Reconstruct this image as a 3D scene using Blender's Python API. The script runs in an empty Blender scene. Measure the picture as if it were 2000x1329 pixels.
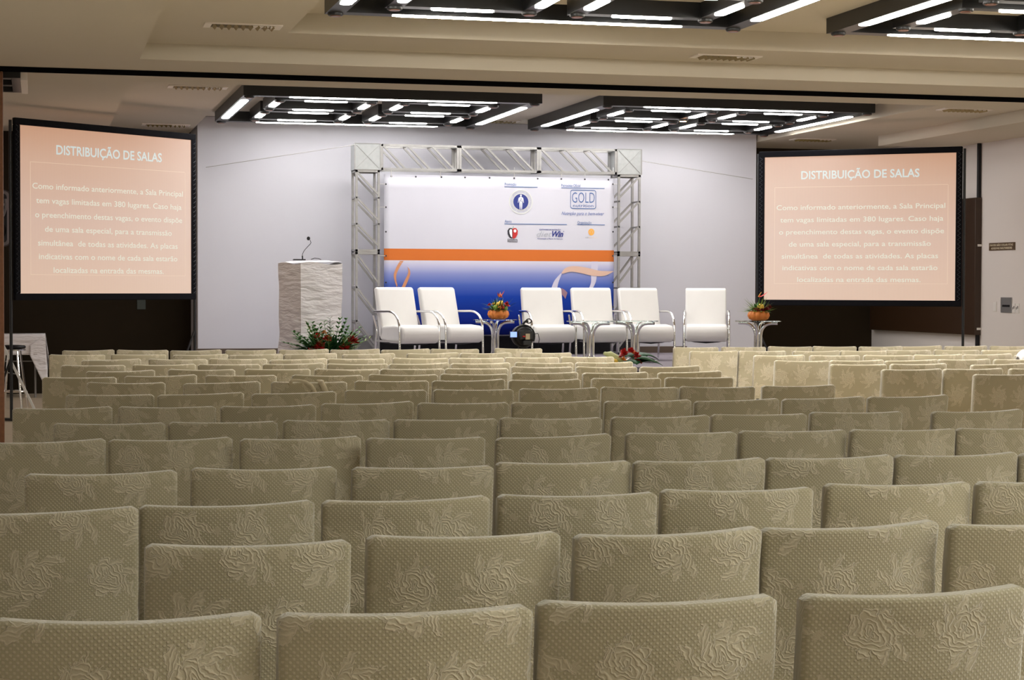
import bpy, math, random
from math import pi, sin, cos, tan, radians as RAD
from mathutils import Vector, Matrix
random.seed(7)
S = bpy.context.scene
COL = S.collection

# ------------------------------------------------------------------ camera
FPX = 3645.93                      # focal length in pixels of a 2000 px wide frame
YAW, PITCH, ROLL = 0.24860, 0.028075, 0.0030034
EYE = Vector((0, 0, 1.47))
_F = Vector((sin(YAW)*cos(PITCH), cos(YAW)*cos(PITCH), -sin(PITCH)))
_r = Vector((cos(YAW), -sin(YAW), 0)); _u = _r.cross(_F)
_R = _r*cos(ROLL) + _u*sin(ROLL); _U = -_r*sin(ROLL) + _u*cos(ROLL)
cam_d = bpy.data.cameras.new('camera'); cam = bpy.data.objects.new('camera', cam_d); COL.objects.link(cam)
cam.matrix_world = Matrix(((_R.x, _U.x, -_F.x, EYE.x), (_R.y, _U.y, -_F.y, EYE.y), (_R.z, _U.z, -_F.z, EYE.z), (0, 0, 0, 1)))
cam_d.sensor_width = 36; cam_d.lens = FPX/2000*36; cam_d.clip_start = .05; cam_d.clip_end = 100
S.camera = cam

# ------------------------------------------------------------------ world, exposure
w = bpy.data.worlds.new('world'); S.world = w; w.use_nodes = True
w.node_tree.nodes['Background'].inputs[0].default_value = (1.0, .93, .78, 1)
w.node_tree.nodes['Background'].inputs[1].default_value = .05
S.view_settings.view_transform = 'Standard'; S.view_settings.look = 'None'
S.view_settings.exposure = 0.0; S.view_settings.gamma = 1.0; S.view_settings.use_curve_mapping = False
TUBE = 35.0                        # radiance of the ceiling tubes

def ray(px, py):
    return _R*((px-1000)/FPX) - _U*((py-664.5)/FPX) + _F
def at_y(px, py, Y):
    d = ray(px, py); return EYE + d*(Y/d.y)
def at_z(px, py, z):
    d = ray(px, py); return EYE + d*((z-EYE.z)/d.z)
def at_x(px, py, X):
    d = ray(px, py); return EYE + d*(X/d.x)

# ------------------------------------------------------------------ materials
def mat(name, col, rough=.6, metal=0., emit=None, es=0., spec=.5, sheen=0., alpha=None, trans=0., coat=0.):
    m = bpy.data.materials.new(name); m.use_nodes = True
    b = m.node_tree.nodes['Principled BSDF']
    b.inputs['Base Color'].default_value = (*col, 1); b.inputs['Roughness'].default_value = rough
    b.inputs['Metallic'].default_value = metal; b.inputs['Specular IOR Level'].default_value = spec
    b.inputs['Sheen Weight'].default_value = sheen; b.inputs['Transmission Weight'].default_value = trans
    b.inputs['Coat Weight'].default_value = coat
    if emit: b.inputs['Emission Color'].default_value = (*emit, 1); b.inputs['Emission Strength'].default_value = es
    return m
class NT:
    def __init__(s, m): s.t = m.node_tree; s.b = s.t.nodes.get('Principled BSDF')
    def n(s, typ, **kw):
        x = s.t.nodes.new(typ)
        for k, v in kw.items(): setattr(x, k, v)
        return x
    def l(s, a, b): s.t.links.new(a, b)
    def m(s, op, a, b=None, c=None, clamp=False):
        x = s.t.nodes.new('ShaderNodeMath'); x.operation = op; x.use_clamp = clamp
        for i, v in enumerate((a, b, c)):
            if v is None: continue
            if isinstance(v, (int, float)): x.inputs[i].default_value = v
            else: s.l(v, x.inputs[i])
        return x.outputs[0]
    def mix(s, f, a, b):
        x = s.t.nodes.new('ShaderNodeMix'); x.data_type = 'RGBA'
        if isinstance(f, (int, float)): x.inputs[0].default_value = f
        else: s.l(f, x.inputs[0])
        for i, v in ((6, a), (7, b)):
            if isinstance(v, tuple): x.inputs[i].default_value = (*v, 1)
            else: s.l(v, x.inputs[i])
        return x.outputs[2]
    def noise(s, scale, vec=None, detail=3, rough=.5):
        x = s.n('ShaderNodeTexNoise'); x.inputs['Scale'].default_value = scale; x.inputs['Detail'].default_value = detail
        x.inputs['Roughness'].default_value = rough
        if vec is not None: s.l(vec, x.inputs['Vector'])
        return x.outputs['Fac']
    def sstep(s, v, lo, hi):
        x = s.n('ShaderNodeMapRange'); x.interpolation_type = 'SMOOTHSTEP'
        s.l(v, x.inputs[0]); x.inputs[1].default_value = lo; x.inputs[2].default_value = hi
        return x.outputs[0]
    def bump(s, h, strength, dist):
        x = s.n('ShaderNodeBump'); x.inputs['Strength'].default_value = strength; x.inputs['Distance'].default_value = dist
        s.l(h, x.inputs['Height']); s.l(x.outputs[0], s.b.inputs['Normal'])
def wobbly(m, scale, a, b, bump=0, bd=.002, detail=4):
    t = NT(m); g = t.n('ShaderNodeTexCoord').outputs['Object']
    f = t.noise(scale, g, detail)
    t.l(t.mix(f, a, b), t.b.inputs['Base Color'])
    if bump: t.bump(t.noise(scale*6, g, 3), bump, bd)
    return m

def lace_material():
    m = mat('lace_fabric', (.6, .55, .4), .85, spec=.15, sheen=.9)
    t = NT(m)
    tc = t.n('ShaderNodeTexCoord').outputs['UV']
    oi = t.n('ShaderNodeObjectInfo').outputs['Random']
    nz = t.n('ShaderNodeTexNoise'); nz.inputs['Scale'].default_value = 38; nz.inputs['Detail'].default_value = 2; t.l(tc, nz.inputs['Vector'])
    nc = t.n('ShaderNodeSeparateColor'); t.l(nz.outputs['Color'], nc.inputs[0])
    sp = t.n('ShaderNodeSeparateXYZ'); t.l(tc, sp.inputs[0])
    x0 = t.m('ADD', sp.outputs[0], t.m('MULTIPLY', oi, 3.7)); z0 = t.m('ADD', sp.outputs[1], t.m('MULTIPLY', oi, 1.9))
    x = t.m('ADD', x0, t.m('MULTIPLY', t.m('SUBTRACT', nc.outputs[0], .5), .030))
    z = t.m('ADD', z0, t.m('MULTIPLY', t.m('SUBTRACT', nc.outputs[1], .5), .030))
    def lattice(sx, sz, ox, oz):
        v = t.m('DIVIDE', t.m('ADD', z, oz), sz)
        row = t.m('FLOOR', v)
        u = t.m('ADD', t.m('DIVIDE', t.m('ADD', x, ox), sx), t.m('MULTIPLY', t.m('FLOORED_MODULO', row, 2.0), .5))
        fu = t.m('MULTIPLY', t.m('SUBTRACT', t.m('FRACT', u), .5), sx)
        fv = t.m('MULTIPLY', t.m('SUBTRACT', t.m('FRACT', v), .5), sz)
        r = t.m('SQRT', t.m('ADD', t.m('MULTIPLY', fu, fu), t.m('MULTIPLY', fv, fv)))
        th = t.m('ARCTAN2', fv, fu)
        return r, th
    r, th = lattice(.176, .152, 0, 0)
    def line(v, w_):          # thin raised thread where v crosses zero
        return t.m('SUBTRACT', 1, t.sstep(t.m('ABSOLUTE', v), 0, w_))
    # rose: scalloped outer petals and two inner turns
    rim = t.m('ADD', .034, t.m('MULTIPLY', t.m('ABSOLUTE', t.m('SINE', t.m('ADD', t.m('MULTIPLY', th, 3.5), t.m('MULTIPLY', r, 50)))), .015))
    dr = t.m('SUBTRACT', rim, r)
    rose = t.sstep(dr, 0., .004)
    fold = t.m('ADD', t.m('MULTIPLY', r, 330), t.m('MULTIPLY', t.m('SINE', t.m('MULTIPLY', th, 2.5)), 2.2))
    turns = t.m('POWER', t.m('ABSOLUTE', t.m('SINE', fold)), 5.0)
    # serrated leaves fanning out
    lf = t.m('POWER', t.m('ABSOLUTE', t.m('COSINE', t.m('ADD', t.m('MULTIPLY', th, 4.5), t.m('MULTIPLY', r, 38)))), 1.2)
    ser = t.m('MULTIPLY', t.m('SINE', t.m('MULTIPLY', th, 46)), .0035)
    gate = t.m('ADD', .60, t.m('MULTIPLY', t.m('SINE', t.m('ADD', t.m('ADD', th, t.m('MULTIPLY', z0, 17)), t.m('MULTIPLY', x0, 13))), .42))
    lrim = t.m('ADD', t.m('ADD', .030, ser), t.m('MULTIPLY', t.m('MULTIPLY', lf, gate), .060))
    dl = t.m('SUBTRACT', lrim, r)
    leaf = t.sstep(dl, 0., .004)
    vein = t.m('POWER', t.m('ABSOLUTE', t.m('SINE', t.m('ADD', t.m('MULTIPLY', r, 300), t.m('MULTIPLY', th, 13)))), 4.0)
    r2, th2 = lattice(.176, .152, .088, .0)
    drim = t.m('ADD', .006, t.m('MULTIPLY', t.m('ABSOLUTE', t.m('COSINE', t.m('MULTIPLY', th2, 4))), .007))
    daisy = t.sstep(t.m('SUBTRACT', drim, r2), 0., .003)
    mask = t.m('MAXIMUM', t.m('MAXIMUM', rose, leaf), daisy)
    edge = t.m('MAXIMUM', line(t.m('SUBTRACT', dr, .002), .0025), t.m('MULTIPLY', t.m('SUBTRACT', 1, rose), line(t.m('SUBTRACT', dl, .002), .0025)))
    thread = t.m('MAXIMUM', edge, t.m('ADD', t.m('MULTIPLY', rose, turns), t.m('MULTIPLY', t.m('MULTIPLY', t.m('SUBTRACT', 1, rose), leaf), t.m('MULTIPLY', vein, .7))))
    k = 2*pi/.0115
    dd = t.m('MULTIPLY', t.m('SINE', t.m('MULTIPLY', x0, k)), t.m('SINE', t.m('MULTIPLY', z0, k)))
    dots = t.sstep(dd, .0, .8)
    net = t.m('MULTIPLY', t.m('SUBTRACT', 1, mask), dots)
    big = t.noise(6, tc, 2); fine = t.noise(420, tc, 2)
    h = t.m('ADD', t.m('ADD', t.m('MULTIPLY', mask, .24), t.m('MULTIPLY', thread, .60)), t.m('MULTIPLY', net, .35))
    rp = t.n('ShaderNodeValToRGB'); t.l(h, rp.inputs[0]); e = rp.color_ramp.elements
    e[0].position = 0; e[0].color = (.395, .35, .235, 1); e[1].position = 1; e[1].color = (.70, .625, .49, 1)
    q_ = e.new(.32); q_.color = (.53, .475, .355, 1)
    c2 = t.mix(t.m('MULTIPLY', big, .35), rp.outputs[0], (.48, .43, .30))
    tone = t.n('ShaderNodeHueSaturation'); t.l(c2, tone.inputs['Color'])
    t.l(t.m('ADD', .97, t.m('MULTIPLY', oi, .18)), tone.inputs['Value'])
    t.l(tone.outputs[0], t.b.inputs['Base Color'])
    t.bump(t.m('ADD', h, t.m('MULTIPLY', fine, .2)), .7, .004)
    return m

LACE = lace_material()
WHITE_WALL = wobbly(mat('white_panel_paint', (.8, .79, .82), .7), .8, (.59, .59, .655), (.64, .64, .70))
WALL = wobbly(mat('wall_paint', (.72, .69, .67), .8), 1.2, (.70, .67, .65), (.75, .72, .70))
CEIL = wobbly(mat('ceiling_plaster', (.7, .65, .55), .9), .7, (.60, .545, .45), (.64, .585, .49))
DARKWALL = wobbly(mat('dark_brown_panelling', (.03, .02, .01), .75, spec=.2), 2, (.014, .009, .0035), (.024, .015, .006))
FLOOR = wobbly(mat('beige_floor', (.42, .34, .24), .7), 3, (.40, .32, .23), (.46, .38, .27), .2)
CARPET = wobbly(mat('stage_carpet', (.2, .18, .22), .95), 60, (.17, .15, .17), (.26, .23, .27), .4)
STAGEF = mat('stage_front', (.03, .03, .035), .8)
BLACKM = wobbly(mat('black_lacquer', (.012, .013, .016), .35), 5, (.010, .011, .013), (.016, .017, .020))
BLACKP = mat('black_plastic', (.008, .008, .010), .45, spec=.25)
BLACKC = wobbly(mat('black_cloth', (.015, .014, .017), .9), 20, (.012, .011, .014), (.022, .02, .024))
GREYC = wobbly(mat('grey_cloth', (.24, .23, .24), .9), 10, (.22, .21, .22), (.27, .26, .27))
TUBEM = mat('lit_tube', (1, 1, 1), .4, emit=(1., .97, .93), es=TUBE)
TUBEF = mat('lit_tube_hall', (1, 1, 1), .4, emit=(1., .95, .86), es=TUBE*1.55)
TUBEN = mat('lit_tube_added', (1, 1, 1), .4, emit=(1., 1., .88), es=TUBE*.98)  # tubes of the two grids added to brighten the nearest rows
HOTM = mat('lit_downlight', (1, .6, .3), .4, emit=(1., .45, .15), es=30)
RUST = mat('dark_lamp_glass', (.22, .07, .03), .3)
ALU = wobbly(mat('brushed_aluminium', (.62, .61, .60), .45, .8), 14, (.30, .295, .29), (.44, .435, .43))
ALUP = wobbly(mat('galvanised_plate', (.6, .62, .62), .45, .6), 25, (.38, .40, .41), (.50, .52, .52))
CHROME = wobbly(mat('chrome', (.85, .85, .86), .1, 1.), 3, (.82, .82, .83), (.88, .88, .89))
LEATHER = wobbly(mat('white_leatherette', (.86, .84, .81), .45, spec=.4), 6, (.77, .76, .745), (.81, .80, .785), .12, .002)
def cloth_material():
    m = mat('white_cloth', (.84, .82, .84), .9, spec=.2); t = NT(m)
    g = t.n('ShaderNodeTexCoord').outputs['Object']
    mp_ = t.n('ShaderNodeMapping'); t.l(g, mp_.inputs[0]); mp_.inputs['Rotation'].default_value = (.5, .9, .4); mp_.inputs['Scale'].default_value = (1.3, 1.3, 5)
    n1 = t.noise(1.5, mp_.outputs[0], 4, .55)
    mp2 = t.n('ShaderNodeMapping'); t.l(g, mp2.inputs[0]); mp2.inputs['Rotation'].default_value = (0, -.5, .1); mp2.inputs['Scale'].default_value = (1, 1, 4)
    n2 = t.noise(2.4, mp2.outputs[0], 3, .5)
    r = t.m('ADD', t.m('ABSOLUTE', t.m('SUBTRACT', n1, .5)), t.m('MULTIPLY', t.m('ABSOLUTE', t.m('SUBTRACT', n2, .5)), .6))
    t.bump(r, .6, .10)
    return m
CLOTH = cloth_material()
WHITEP = wobbly(mat('white_plastic', (.75, .74, .72), .5), 9, (.73, .72, .70), (.78, .77, .75))
BROWN = wobbly(mat('brown_partition', (.17, .07, .03), .6), 30, (.13, .05, .02), (.24, .10, .045), .3)
PUMPK = None
def leafm(n, a, b): return wobbly(mat(n, a, .45, spec=.4), 30, a, b)
LEAF = leafm('leaf_green', (.03, .12, .02), (.08, .24, .045))
LEAFL = leafm('leaf_light_green', (.16, .28, .05), (.30, .38, .10))
LEAFD = leafm('leaf_dark_green', (.008, .05, .018), (.02, .10, .03))
REDF = leafm('red_petal', (.40, .008, .012), (.60, .03, .02))
PINKF = leafm('pink_petal', (.65, .06, .07), (.80, .16, .12))
YELF = leafm('yellow_fruit', (.75, .45, .05), (.85, .60, .10))
ORGF = leafm('orange_petal', (.75, .22, .03), (.85, .35, .05))
GRNF = leafm('green_fruit', (.22, .36, .05), (.36, .48, .10))
DRED = leafm('dark_red_berries', (.12, .01, .01), (.25, .02, .02))
GOURD = leafm('pale_gourd', (.50, .58, .24), (.70, .72, .42))
GOLD = wobbly(mat('brass_vent', (.30, .22, .06), .5, .2), 12, (.24, .17, .045), (.34, .26, .08))
VENTP = mat('vent_white', (.88, .82, .76), .5)
PLATE = mat('brushed_steel_plate', (.42, .42, .42), .35, .8)
SIGNB = mat('brown_sign', (.09, .05, .02), .5)
CREAM = mat('cream_letters', (.75, .68, .5), .6)
def glass_m():
    m = bpy.data.materials.new('table_glass'); m.use_nodes = True; nt = m.node_tree
    b = nt.nodes['Principled BSDF']; b.inputs['Base Color'].default_value = (.80, .92, .88, 1)
    b.inputs['Roughness'].default_value = .02; b.inputs['Transmission Weight'].default_value = 1.; b.inputs['IOR'].default_value = 1.3
    return m
GLASS = glass_m()

# ------------------------------------------------------------------ mesh helpers
class MB:
    def __init__(s): s.v = []; s.f = []; s.uv = None
    def add(s, vs, fs):
        o = len(s.v); s.v += [tuple(p) for p in vs]; s.f += [tuple(i+o for i in f) for f in fs]; return s
    def box(s, a, b, rot=None, org=None):
        (x0, y0, z0), (x1, y1, z1) = a, b
        vs = [Vector(p) for p in ((x0,y0,z0),(x1,y0,z0),(x1,y1,z0),(x0,y1,z0),(x0,y0,z1),(x1,y0,z1),(x1,y1,z1),(x0,y1,z1))]
        if rot is not None:
            o = Vector(org or (0,0,0)); vs = [rot @ (p-o) + o for p in vs]
        return s.add(vs, [(0,3,2,1),(4,5,6,7),(0,1,5,4),(1,2,6,5),(2,3,7,6),(3,0,4,7)])
    def beam(s, p, q, w, h=None, up=Vector((0,0,1))):
        p = Vector(p); q = Vector(q); h = h or w; d = (q-p).normalized()
        if abs(d.dot(up)) > .98: up = Vector((0,1,0))
        a = d.cross(up).normalized()*w/2; b = a.cross(d).normalized()*h/2
        vs = [p-a-b, p+a-b, p+a+b, p-a+b, q-a-b, q+a-b, q+a+b, q-a+b]
        return s.add(vs, [(3,2,1,0),(4,5,6,7),(0,1,5,4),(1,2,6,5),(2,3,7,6),(3,0,4,7)])
    def tube(s, pts, r, n=10, cap=True):
        pts = [Vector(p) for p in pts]; rs = r if isinstance(r, (list, tuple)) else [r]*len(pts)
        vs = []; prev = None
        for i, p in enumerate(pts):
            if i == 0: d = pts[1]-p
            elif i == len(pts)-1: d = p-pts[i-1]
            else: d = (pts[i+1]-p).normalized()+(p-pts[i-1]).normalized()
            d.normalize()
            if prev is None: a = d.orthogonal().normalized()
            else: a = (prev - d*prev.dot(d)).normalized()
            prev = a; b = d.cross(a)
            vs += [p + (a*cos(2*pi*k/n)+b*sin(2*pi*k/n))*rs[i] for k in range(n)]
        fs = [(i*n+k, i*n+(k+1) % n, (i+1)*n+(k+1) % n, (i+1)*n+k) for i in range(len(pts)-1) for k in range(n)]
        if cap: fs += [tuple(range(n))[::-1], tuple((len(pts)-1)*n+k for k in range(n))]
        return s.add(vs, fs)
    def lathe(s, prof, n=24, c=(0,0,0), rib=None):
        vs = []; c = Vector(c)
        for r, z in prof:
            for k in range(n):
                a = 2*pi*k/n; q = r*(rib(a) if rib else 1)
                vs.append(c+Vector((q*cos(a), q*sin(a), z)))
        fs = [(i*n+k, i*n+(k+1) % n, (i+1)*n+(k+1) % n, (i+1)*n+k) for i in range(len(prof)-1) for k in range(n)]
        fs += [tuple(range(n))[::-1], tuple((len(prof)-1)*n+k for k in range(n))]
        return s.add(vs, fs)
    def grid(s, fn, nu, nv):
        vs = [fn(i/nu, j/nv) for j in range(nv+1) for i in range(nu+1)]
        W = nu+1
        return s.add(vs, [(j*W+i, j*W+i+1, (j+1)*W+i+1, (j+1)*W+i) for j in range(nv) for i in range(nu)])
    def ball(s, c, r, n=12, m=8, sq=(1,1,1)):
        prof = [(max(1e-4, sin(pi*j/m))*r, -cos(pi*j/m)*r) for j in range(m+1)]
        o = len(s.v); s.lathe(prof, n)
        for i in range(o, len(s.v)):
            x, y, z = s.v[i]; s.v[i] = (c[0]+x*sq[0], c[1]+y*sq[1], c[2]+z*sq[2])
        return s
    def mesh(s, name, m, smooth=40):
        me = bpy.data.meshes.new(name); me.from_pydata(s.v, [], s.f); me.update()
        me.materials.append(m)
        if smooth:
            me.polygons.foreach_set('use_smooth', [True]*len(me.polygons)); me.set_sharp_from_angle(angle=RAD(smooth))
        return me
    def build(s, name, m, parent=None, smooth=40, bevel=0, seg=2, sub=0, solid=0):
        o = bpy.data.objects.new(name, s.mesh(name, m, smooth)); COL.objects.link(o)
        if parent: o.parent = parent
        if solid:
            q = o.modifiers.new('solid', 'SOLIDIFY'); q.thickness = solid
        if bevel:
            q = o.modifiers.new('bevel', 'BEVEL'); q.width = bevel; q.segments = seg; q.limit_method = 'ANGLE'; q.angle_limit = RAD(35)
        if sub:
            q = o.modifiers.new('sub', 'SUBSURF'); q.levels = sub; q.render_levels = sub
        return o
def tag(o, label=None, cat=None, group=None, kind=None):
    if label: o['label'] = label
    if cat: o['category'] = cat
    if group: o['group'] = group
    if kind: o['kind'] = kind
    return o
def empty(name, loc=(0,0,0), rz=0, **kw):
    o = bpy.data.objects.new(name, None); COL.objects.link(o); o.location = loc; o.rotation_euler = (0, 0, rz)
    o.empty_display_size = .1
    return tag(o, **kw)
def kids(o): return [c for c in ALL_KIDS.get(o.name, [])] if False else list(o.children)
def copy_tree(o, parent=None):
    c = o.copy(); COL.objects.link(c)
    if parent: c.parent = parent
    for ch in list(o.children): copy_tree(ch, c)
    return c
def struct(name, mb, m, **kw): return tag(mb.build(name, m, **kw), kind='structure')
def arc(p0, p1, p2, n=8):      # rounded corner: quadratic curve
    p0, p1, p2 = Vector(p0), Vector(p1), Vector(p2)
    return [p0*(1-t)**2 + p1*2*t*(1-t) + p2*t*t for t in [i/n for i in range(n+1)]]

def text_mesh(body, bold=0., shear=0., spacing=1.):
    cu = bpy.data.curves.new('t', 'FONT'); cu.body = body; cu.offset = bold; cu.shear = shear; cu.space_character = spacing
    cu.resolution_u = 3
    ob = bpy.data.objects.new('t', cu); COL.objects.link(ob)
    me = bpy.data.meshes.new_from_object(ob)
    vs = [tuple(v.co) for v in me.vertices]; fs = [tuple(p.vertices) for p in me.polygons]
    bpy.data.objects.remove(ob); bpy.data.curves.remove(cu); bpy.data.meshes.remove(me)
    return vs, fs
class Plane:       # a flat surface: u, v in metres from its lower left corner, n outwards
    def __init__(s, o, u, v): s.o = Vector(o); s.u = Vector(u).normalized(); s.v = Vector(v).normalized(); s.n = s.u.cross(s.v)
    def p(s, a, b, d=0.): return s.o + s.u*a + s.v*b + s.n*d
def put_text(mb, pl, body, a0, a1, b, cap, d=.004, bold=0., shear=0., spacing=1.):
    """write between a0 and a1 on baseline b, capitals 'cap' tall"""
    vs, fs = text_mesh(body, bold, shear, spacing)
    x0 = min(p[0] for p in vs); x1 = max(p[0] for p in vs)
    sx = (a1-a0)/(x1-x0); sy = cap/.73
    mb.add([pl.p(a0+(p[0]-x0)*sx, b+p[1]*sy, d) for p in vs], fs)
def put_rect(mb, pl, a0, b0, a1, b1, d=.003, t=.002):
    vs = [pl.p(a, b, e) for e in (d-t, d) for a, b in ((a0,b0),(a1,b0),(a1,b1),(a0,b1))]
    mb.add(vs, [(3,2,1,0),(4,5,6,7),(0,1,5,4),(1,2,6,5),(2,3,7,6),(3,0,4,7)])
def put_poly(mb, pl, pts, d=.003):
    mb.add([pl.p(a, b, d) for a, b in pts], [tuple(range(len(pts)))])
def put_strip(mb, pl, L, Rr, d=.003):
    n = len(L); mb.add([pl.p(a, b, d) for a, b in L]+[pl.p(a, b, d) for a, b in Rr], [(i, i+1, n+i+1, n+i) for i in range(n-1)])
def ellipse(a, b, ra, rb, n=32, t0=0, t1=2*pi): return [(a+ra*cos(t0+(t1-t0)*i/n), b+rb*sin(t0+(t1-t0)*i/n)) for i in range(n+(0 if t1-t0 > 6.28 else 1))]
def put_ring(mb, pl, a, b, r0, r1, d=.003, n=40, asp=1.):
    vs = [pl.p(a+r*cos(2*pi*i/n), b+r*asp*sin(2*pi*i/n), d) for r in (r0, r1) for i in range(n)]
    mb.add(vs, [(i, (i+1) % n, n+(i+1) % n, n+i) for i in range(n)])

ROWS = {
 1: [(0.141,3.097),(0.601,3.068),(1.048,3.069),(1.525,3.047)],
 2: [(0.431,3.944),(0.907,3.977),(1.359,3.917),(1.804,3.933),(2.244,3.882)],
 3: [(0.018,4.632),(0.458,4.674),(0.915,4.686),(1.375,4.692),(1.833,4.717),(2.323,4.756),(2.769,4.726)],
 4: [(0.177,5.54),(0.655,5.576),(1.129,5.521),(1.586,5.573),(2.026,5.547),(2.475,5.558),(2.921,5.555),(3.359,5.537)],
 5: [(0.012,6.715),(0.456,6.715),(0.914,6.666),(1.355,6.575),(1.832,6.575),(2.345,6.627),(2.799,6.634),(3.238,6.593),(3.677,6.581)],
 6: [(0.274,7.55),(0.72,7.543),(1.179,7.535),(1.63,7.501),(2.071,7.471),(2.549,7.466),(3.018,7.532),(3.491,7.569),(4.053,7.523)],
 7: [(0.104,8.548),(0.564,8.527),(1.018,8.509),(1.496,8.628),(1.94,8.553),(2.391,8.543),(2.847,8.533),(3.299,8.525),(3.788,8.6),(4.26,8.628)],
 8: [(0.349,9.557),(0.8,9.557),(1.275,9.558),(1.78,9.697),(2.247,9.662),(2.721,9.672),(3.183,9.686),(3.623,9.655),(4.12,9.697)],
 9: [(0.48,10.707),(1.011,10.663),(1.504,10.627),(1.991,10.654),(2.441,10.629),(2.896,10.604),(3.429,10.693),(3.908,10.733),(5.972,10.734)],
 10: [(0.238,11.424),(0.723,11.525),(1.208,11.508),(1.725,11.385),(2.199,11.385),(2.651,11.385),(3.143,11.501),(3.588,11.419),(4.111,11.471),(5.715,11.525),(6.169,11.525),(6.637,11.481)],
 11: [(0.512,12.216),(1.038,12.339),(1.534,12.327),(1.982,12.216),(2.421,12.216),(2.86,12.216),(3.345,12.323),(3.784,12.246),(4.243,12.247),(5.706,12.356),(6.179,12.356),(6.755,12.242)],
 12: [(0.367,13.169),(0.849,13.169),(1.298,13.169),(1.752,13.169),(2.191,13.05),(2.63,13.029),(3.079,13.029),(3.553,13.029),(4.008,13.029),(5.559,13.029),(6.014,13.047),(6.454,13.029),(6.93,13.093),(7.371,13.029)],
 13: [(0.525,14.163),(1.013,14.112),(1.462,14.136),(1.901,14.023),(2.342,14.023),(2.842,14.023),(3.283,14.023),(3.736,14.065),(4.197,14.096),(5.842,14.159),(6.295,14.083),(6.742,14.023),(7.201,14.049),(7.67,14.089),(8.108,14.023)],
 14: [(0.299,15.176),(0.777,15.176),(1.256,15.036),(1.694,15.036),(2.148,15.126),(2.613,15.036),(3.157,15.08),(3.598,15.036),(4.117,15.036),(5.656,15.176),(6.104,15.176),(6.548,15.036),(6.989,15.036),(7.471,15.15),(7.91,15.083),(8.349,15.036)],
 15: [(0.411,16.219),(0.864,16.213),(1.303,16.079),(1.769,16.079),(2.234,16.127),(2.675,16.079),(3.123,16.079),(3.565,16.079),(4.15,16.099),(5.869,16.219),(6.336,16.219),(6.801,16.219),(7.24,16.203),(7.679,16.139),(8.129,16.219),(8.568,16.155),(9.007,16.091)],
}

# ================================================================== the room
XL, XR, YB, YN = -1.6, 12.37, 26.35, -2.6          # inner faces
ZS, ZT, ZC = 3.44, 3.58, 3.73                      # soffit, tier and coffer heights
struct('floor', MB().box((XL-.2, YN-.2, -.15), (XR+.2, YB+.2, 0)), FLOOR)
struct('wall_right', MB().box((XR, YN, 0), (XR+.2, YB, 4.1)), WALL)
struct('wall_left', MB().box((XL-.2, YN, 0), (XL, YB, 4.1)), WALL)
struct('wall_back', MB().box((XL-.2, YB, 0), (XR+.2, YB+.2, 4.1)), DARKWALL)
struct('wall_front', MB().box((XL-.2, YN-.2, 0), (XR+.2, YN, 4.1)), WALL)
struct('wall_stage', MB().box((2.065, 25.24, 0), (10.03, YB-.002, ZC+.02)), WHITE_WALL, bevel=.008)
# ceiling with two stepped coffers either side of the beam that carries the partition track
c = MB()
c.box((XL, YN, ZC+.02), (XR, YB, ZC+.18))
XS0, XS1, XT0, XT1 = .86, 11.25, 2.02, 10.05
c.box((XL, YN, ZS), (XS0, 23.8, ZC+.02)); c.box((XS1, YN, ZS), (XR, 23.8, ZC+.02))
c.box((XL, 23.8, ZT), (XT0, YB, ZC+.02)); c.box((XT1, 23.8, ZT), (XR, YB, ZC+.02))
c.box((XS0, 16.52, ZS), (XS1, 18.37, ZC+.02))
c.box((XS0, -2.6, ZT), (XT0, 16.52, ZC+.02)); c.box((XT1, -2.6, ZT), (XS1, 16.52, ZC+.02))
c.box((XS0, 18.37, ZT), (XT0, 23.8, ZC+.02)); c.box((XT1, 18.37, ZT), (XS1, 23.8, ZC+.02))
c.box((XT0, 15.55, ZT), (XT1, 16.52, ZC+.02)); c.box((XT0, 18.37, ZT), (XT1, 19.6, ZC+.02))
c.box((XS0, 6.6, ZS), (XS1, 8.45, ZC+.02))
struct('ceiling', c, CEIL)
# track of the folding partition under the beam
tr = MB().box((XL, 17.38, ZS-.03), (XR, 17.56, ZS))
t_ = struct('trim_1', tr, mat('track_black', (.006, .006, .007), 1., spec=0.))
tag(MB().box((XL, 17.565, ZS-.022), (XR, 17.60, ZS)).build('track_edge', VENTP, t_), kind='structure')
b_ = MB()
b_.box((2.04, 25.215, .551), (8.98, 25.239, .64)); struct('baseboard_stage', b_, mat('baseboard_brown', (.10, .07, .05), .5))

# folded partition stack at the left end of the track
fp = empty('folding_partition', (-.95, 17.5, 0), label='brown folded partition stack under the left end of the ceiling track', cat='partition')
for k in range(6):
    x1 = -.30+.95-.215*k
    MB().box((x1-.205, -.06, .02), (x1, .06, 3.40)).build('partition_panel', BROWN, fp, bevel=.006)

# raised stage
st = MB().box((2.0, 20.1, 0), (8.97, 25.2, .53)); struct('trim_2', st, STAGEF)
struct('floor_stage', MB().box((1.98, 20.08, .53), (8.99, 25.238, .55)), CARPET)
struct('trim_3', MB().box((4.02, 24.95, .55), (8.12, 25.2, .80)), BLACKC)
g_ = MB().box((3.98, 24.86, .55), (4.44, 24.94, .82))
tag(g_.build('grey_cover_panel', GREYC), 'low grey cloth panel behind the left foot of the metal truss', 'panel')

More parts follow.
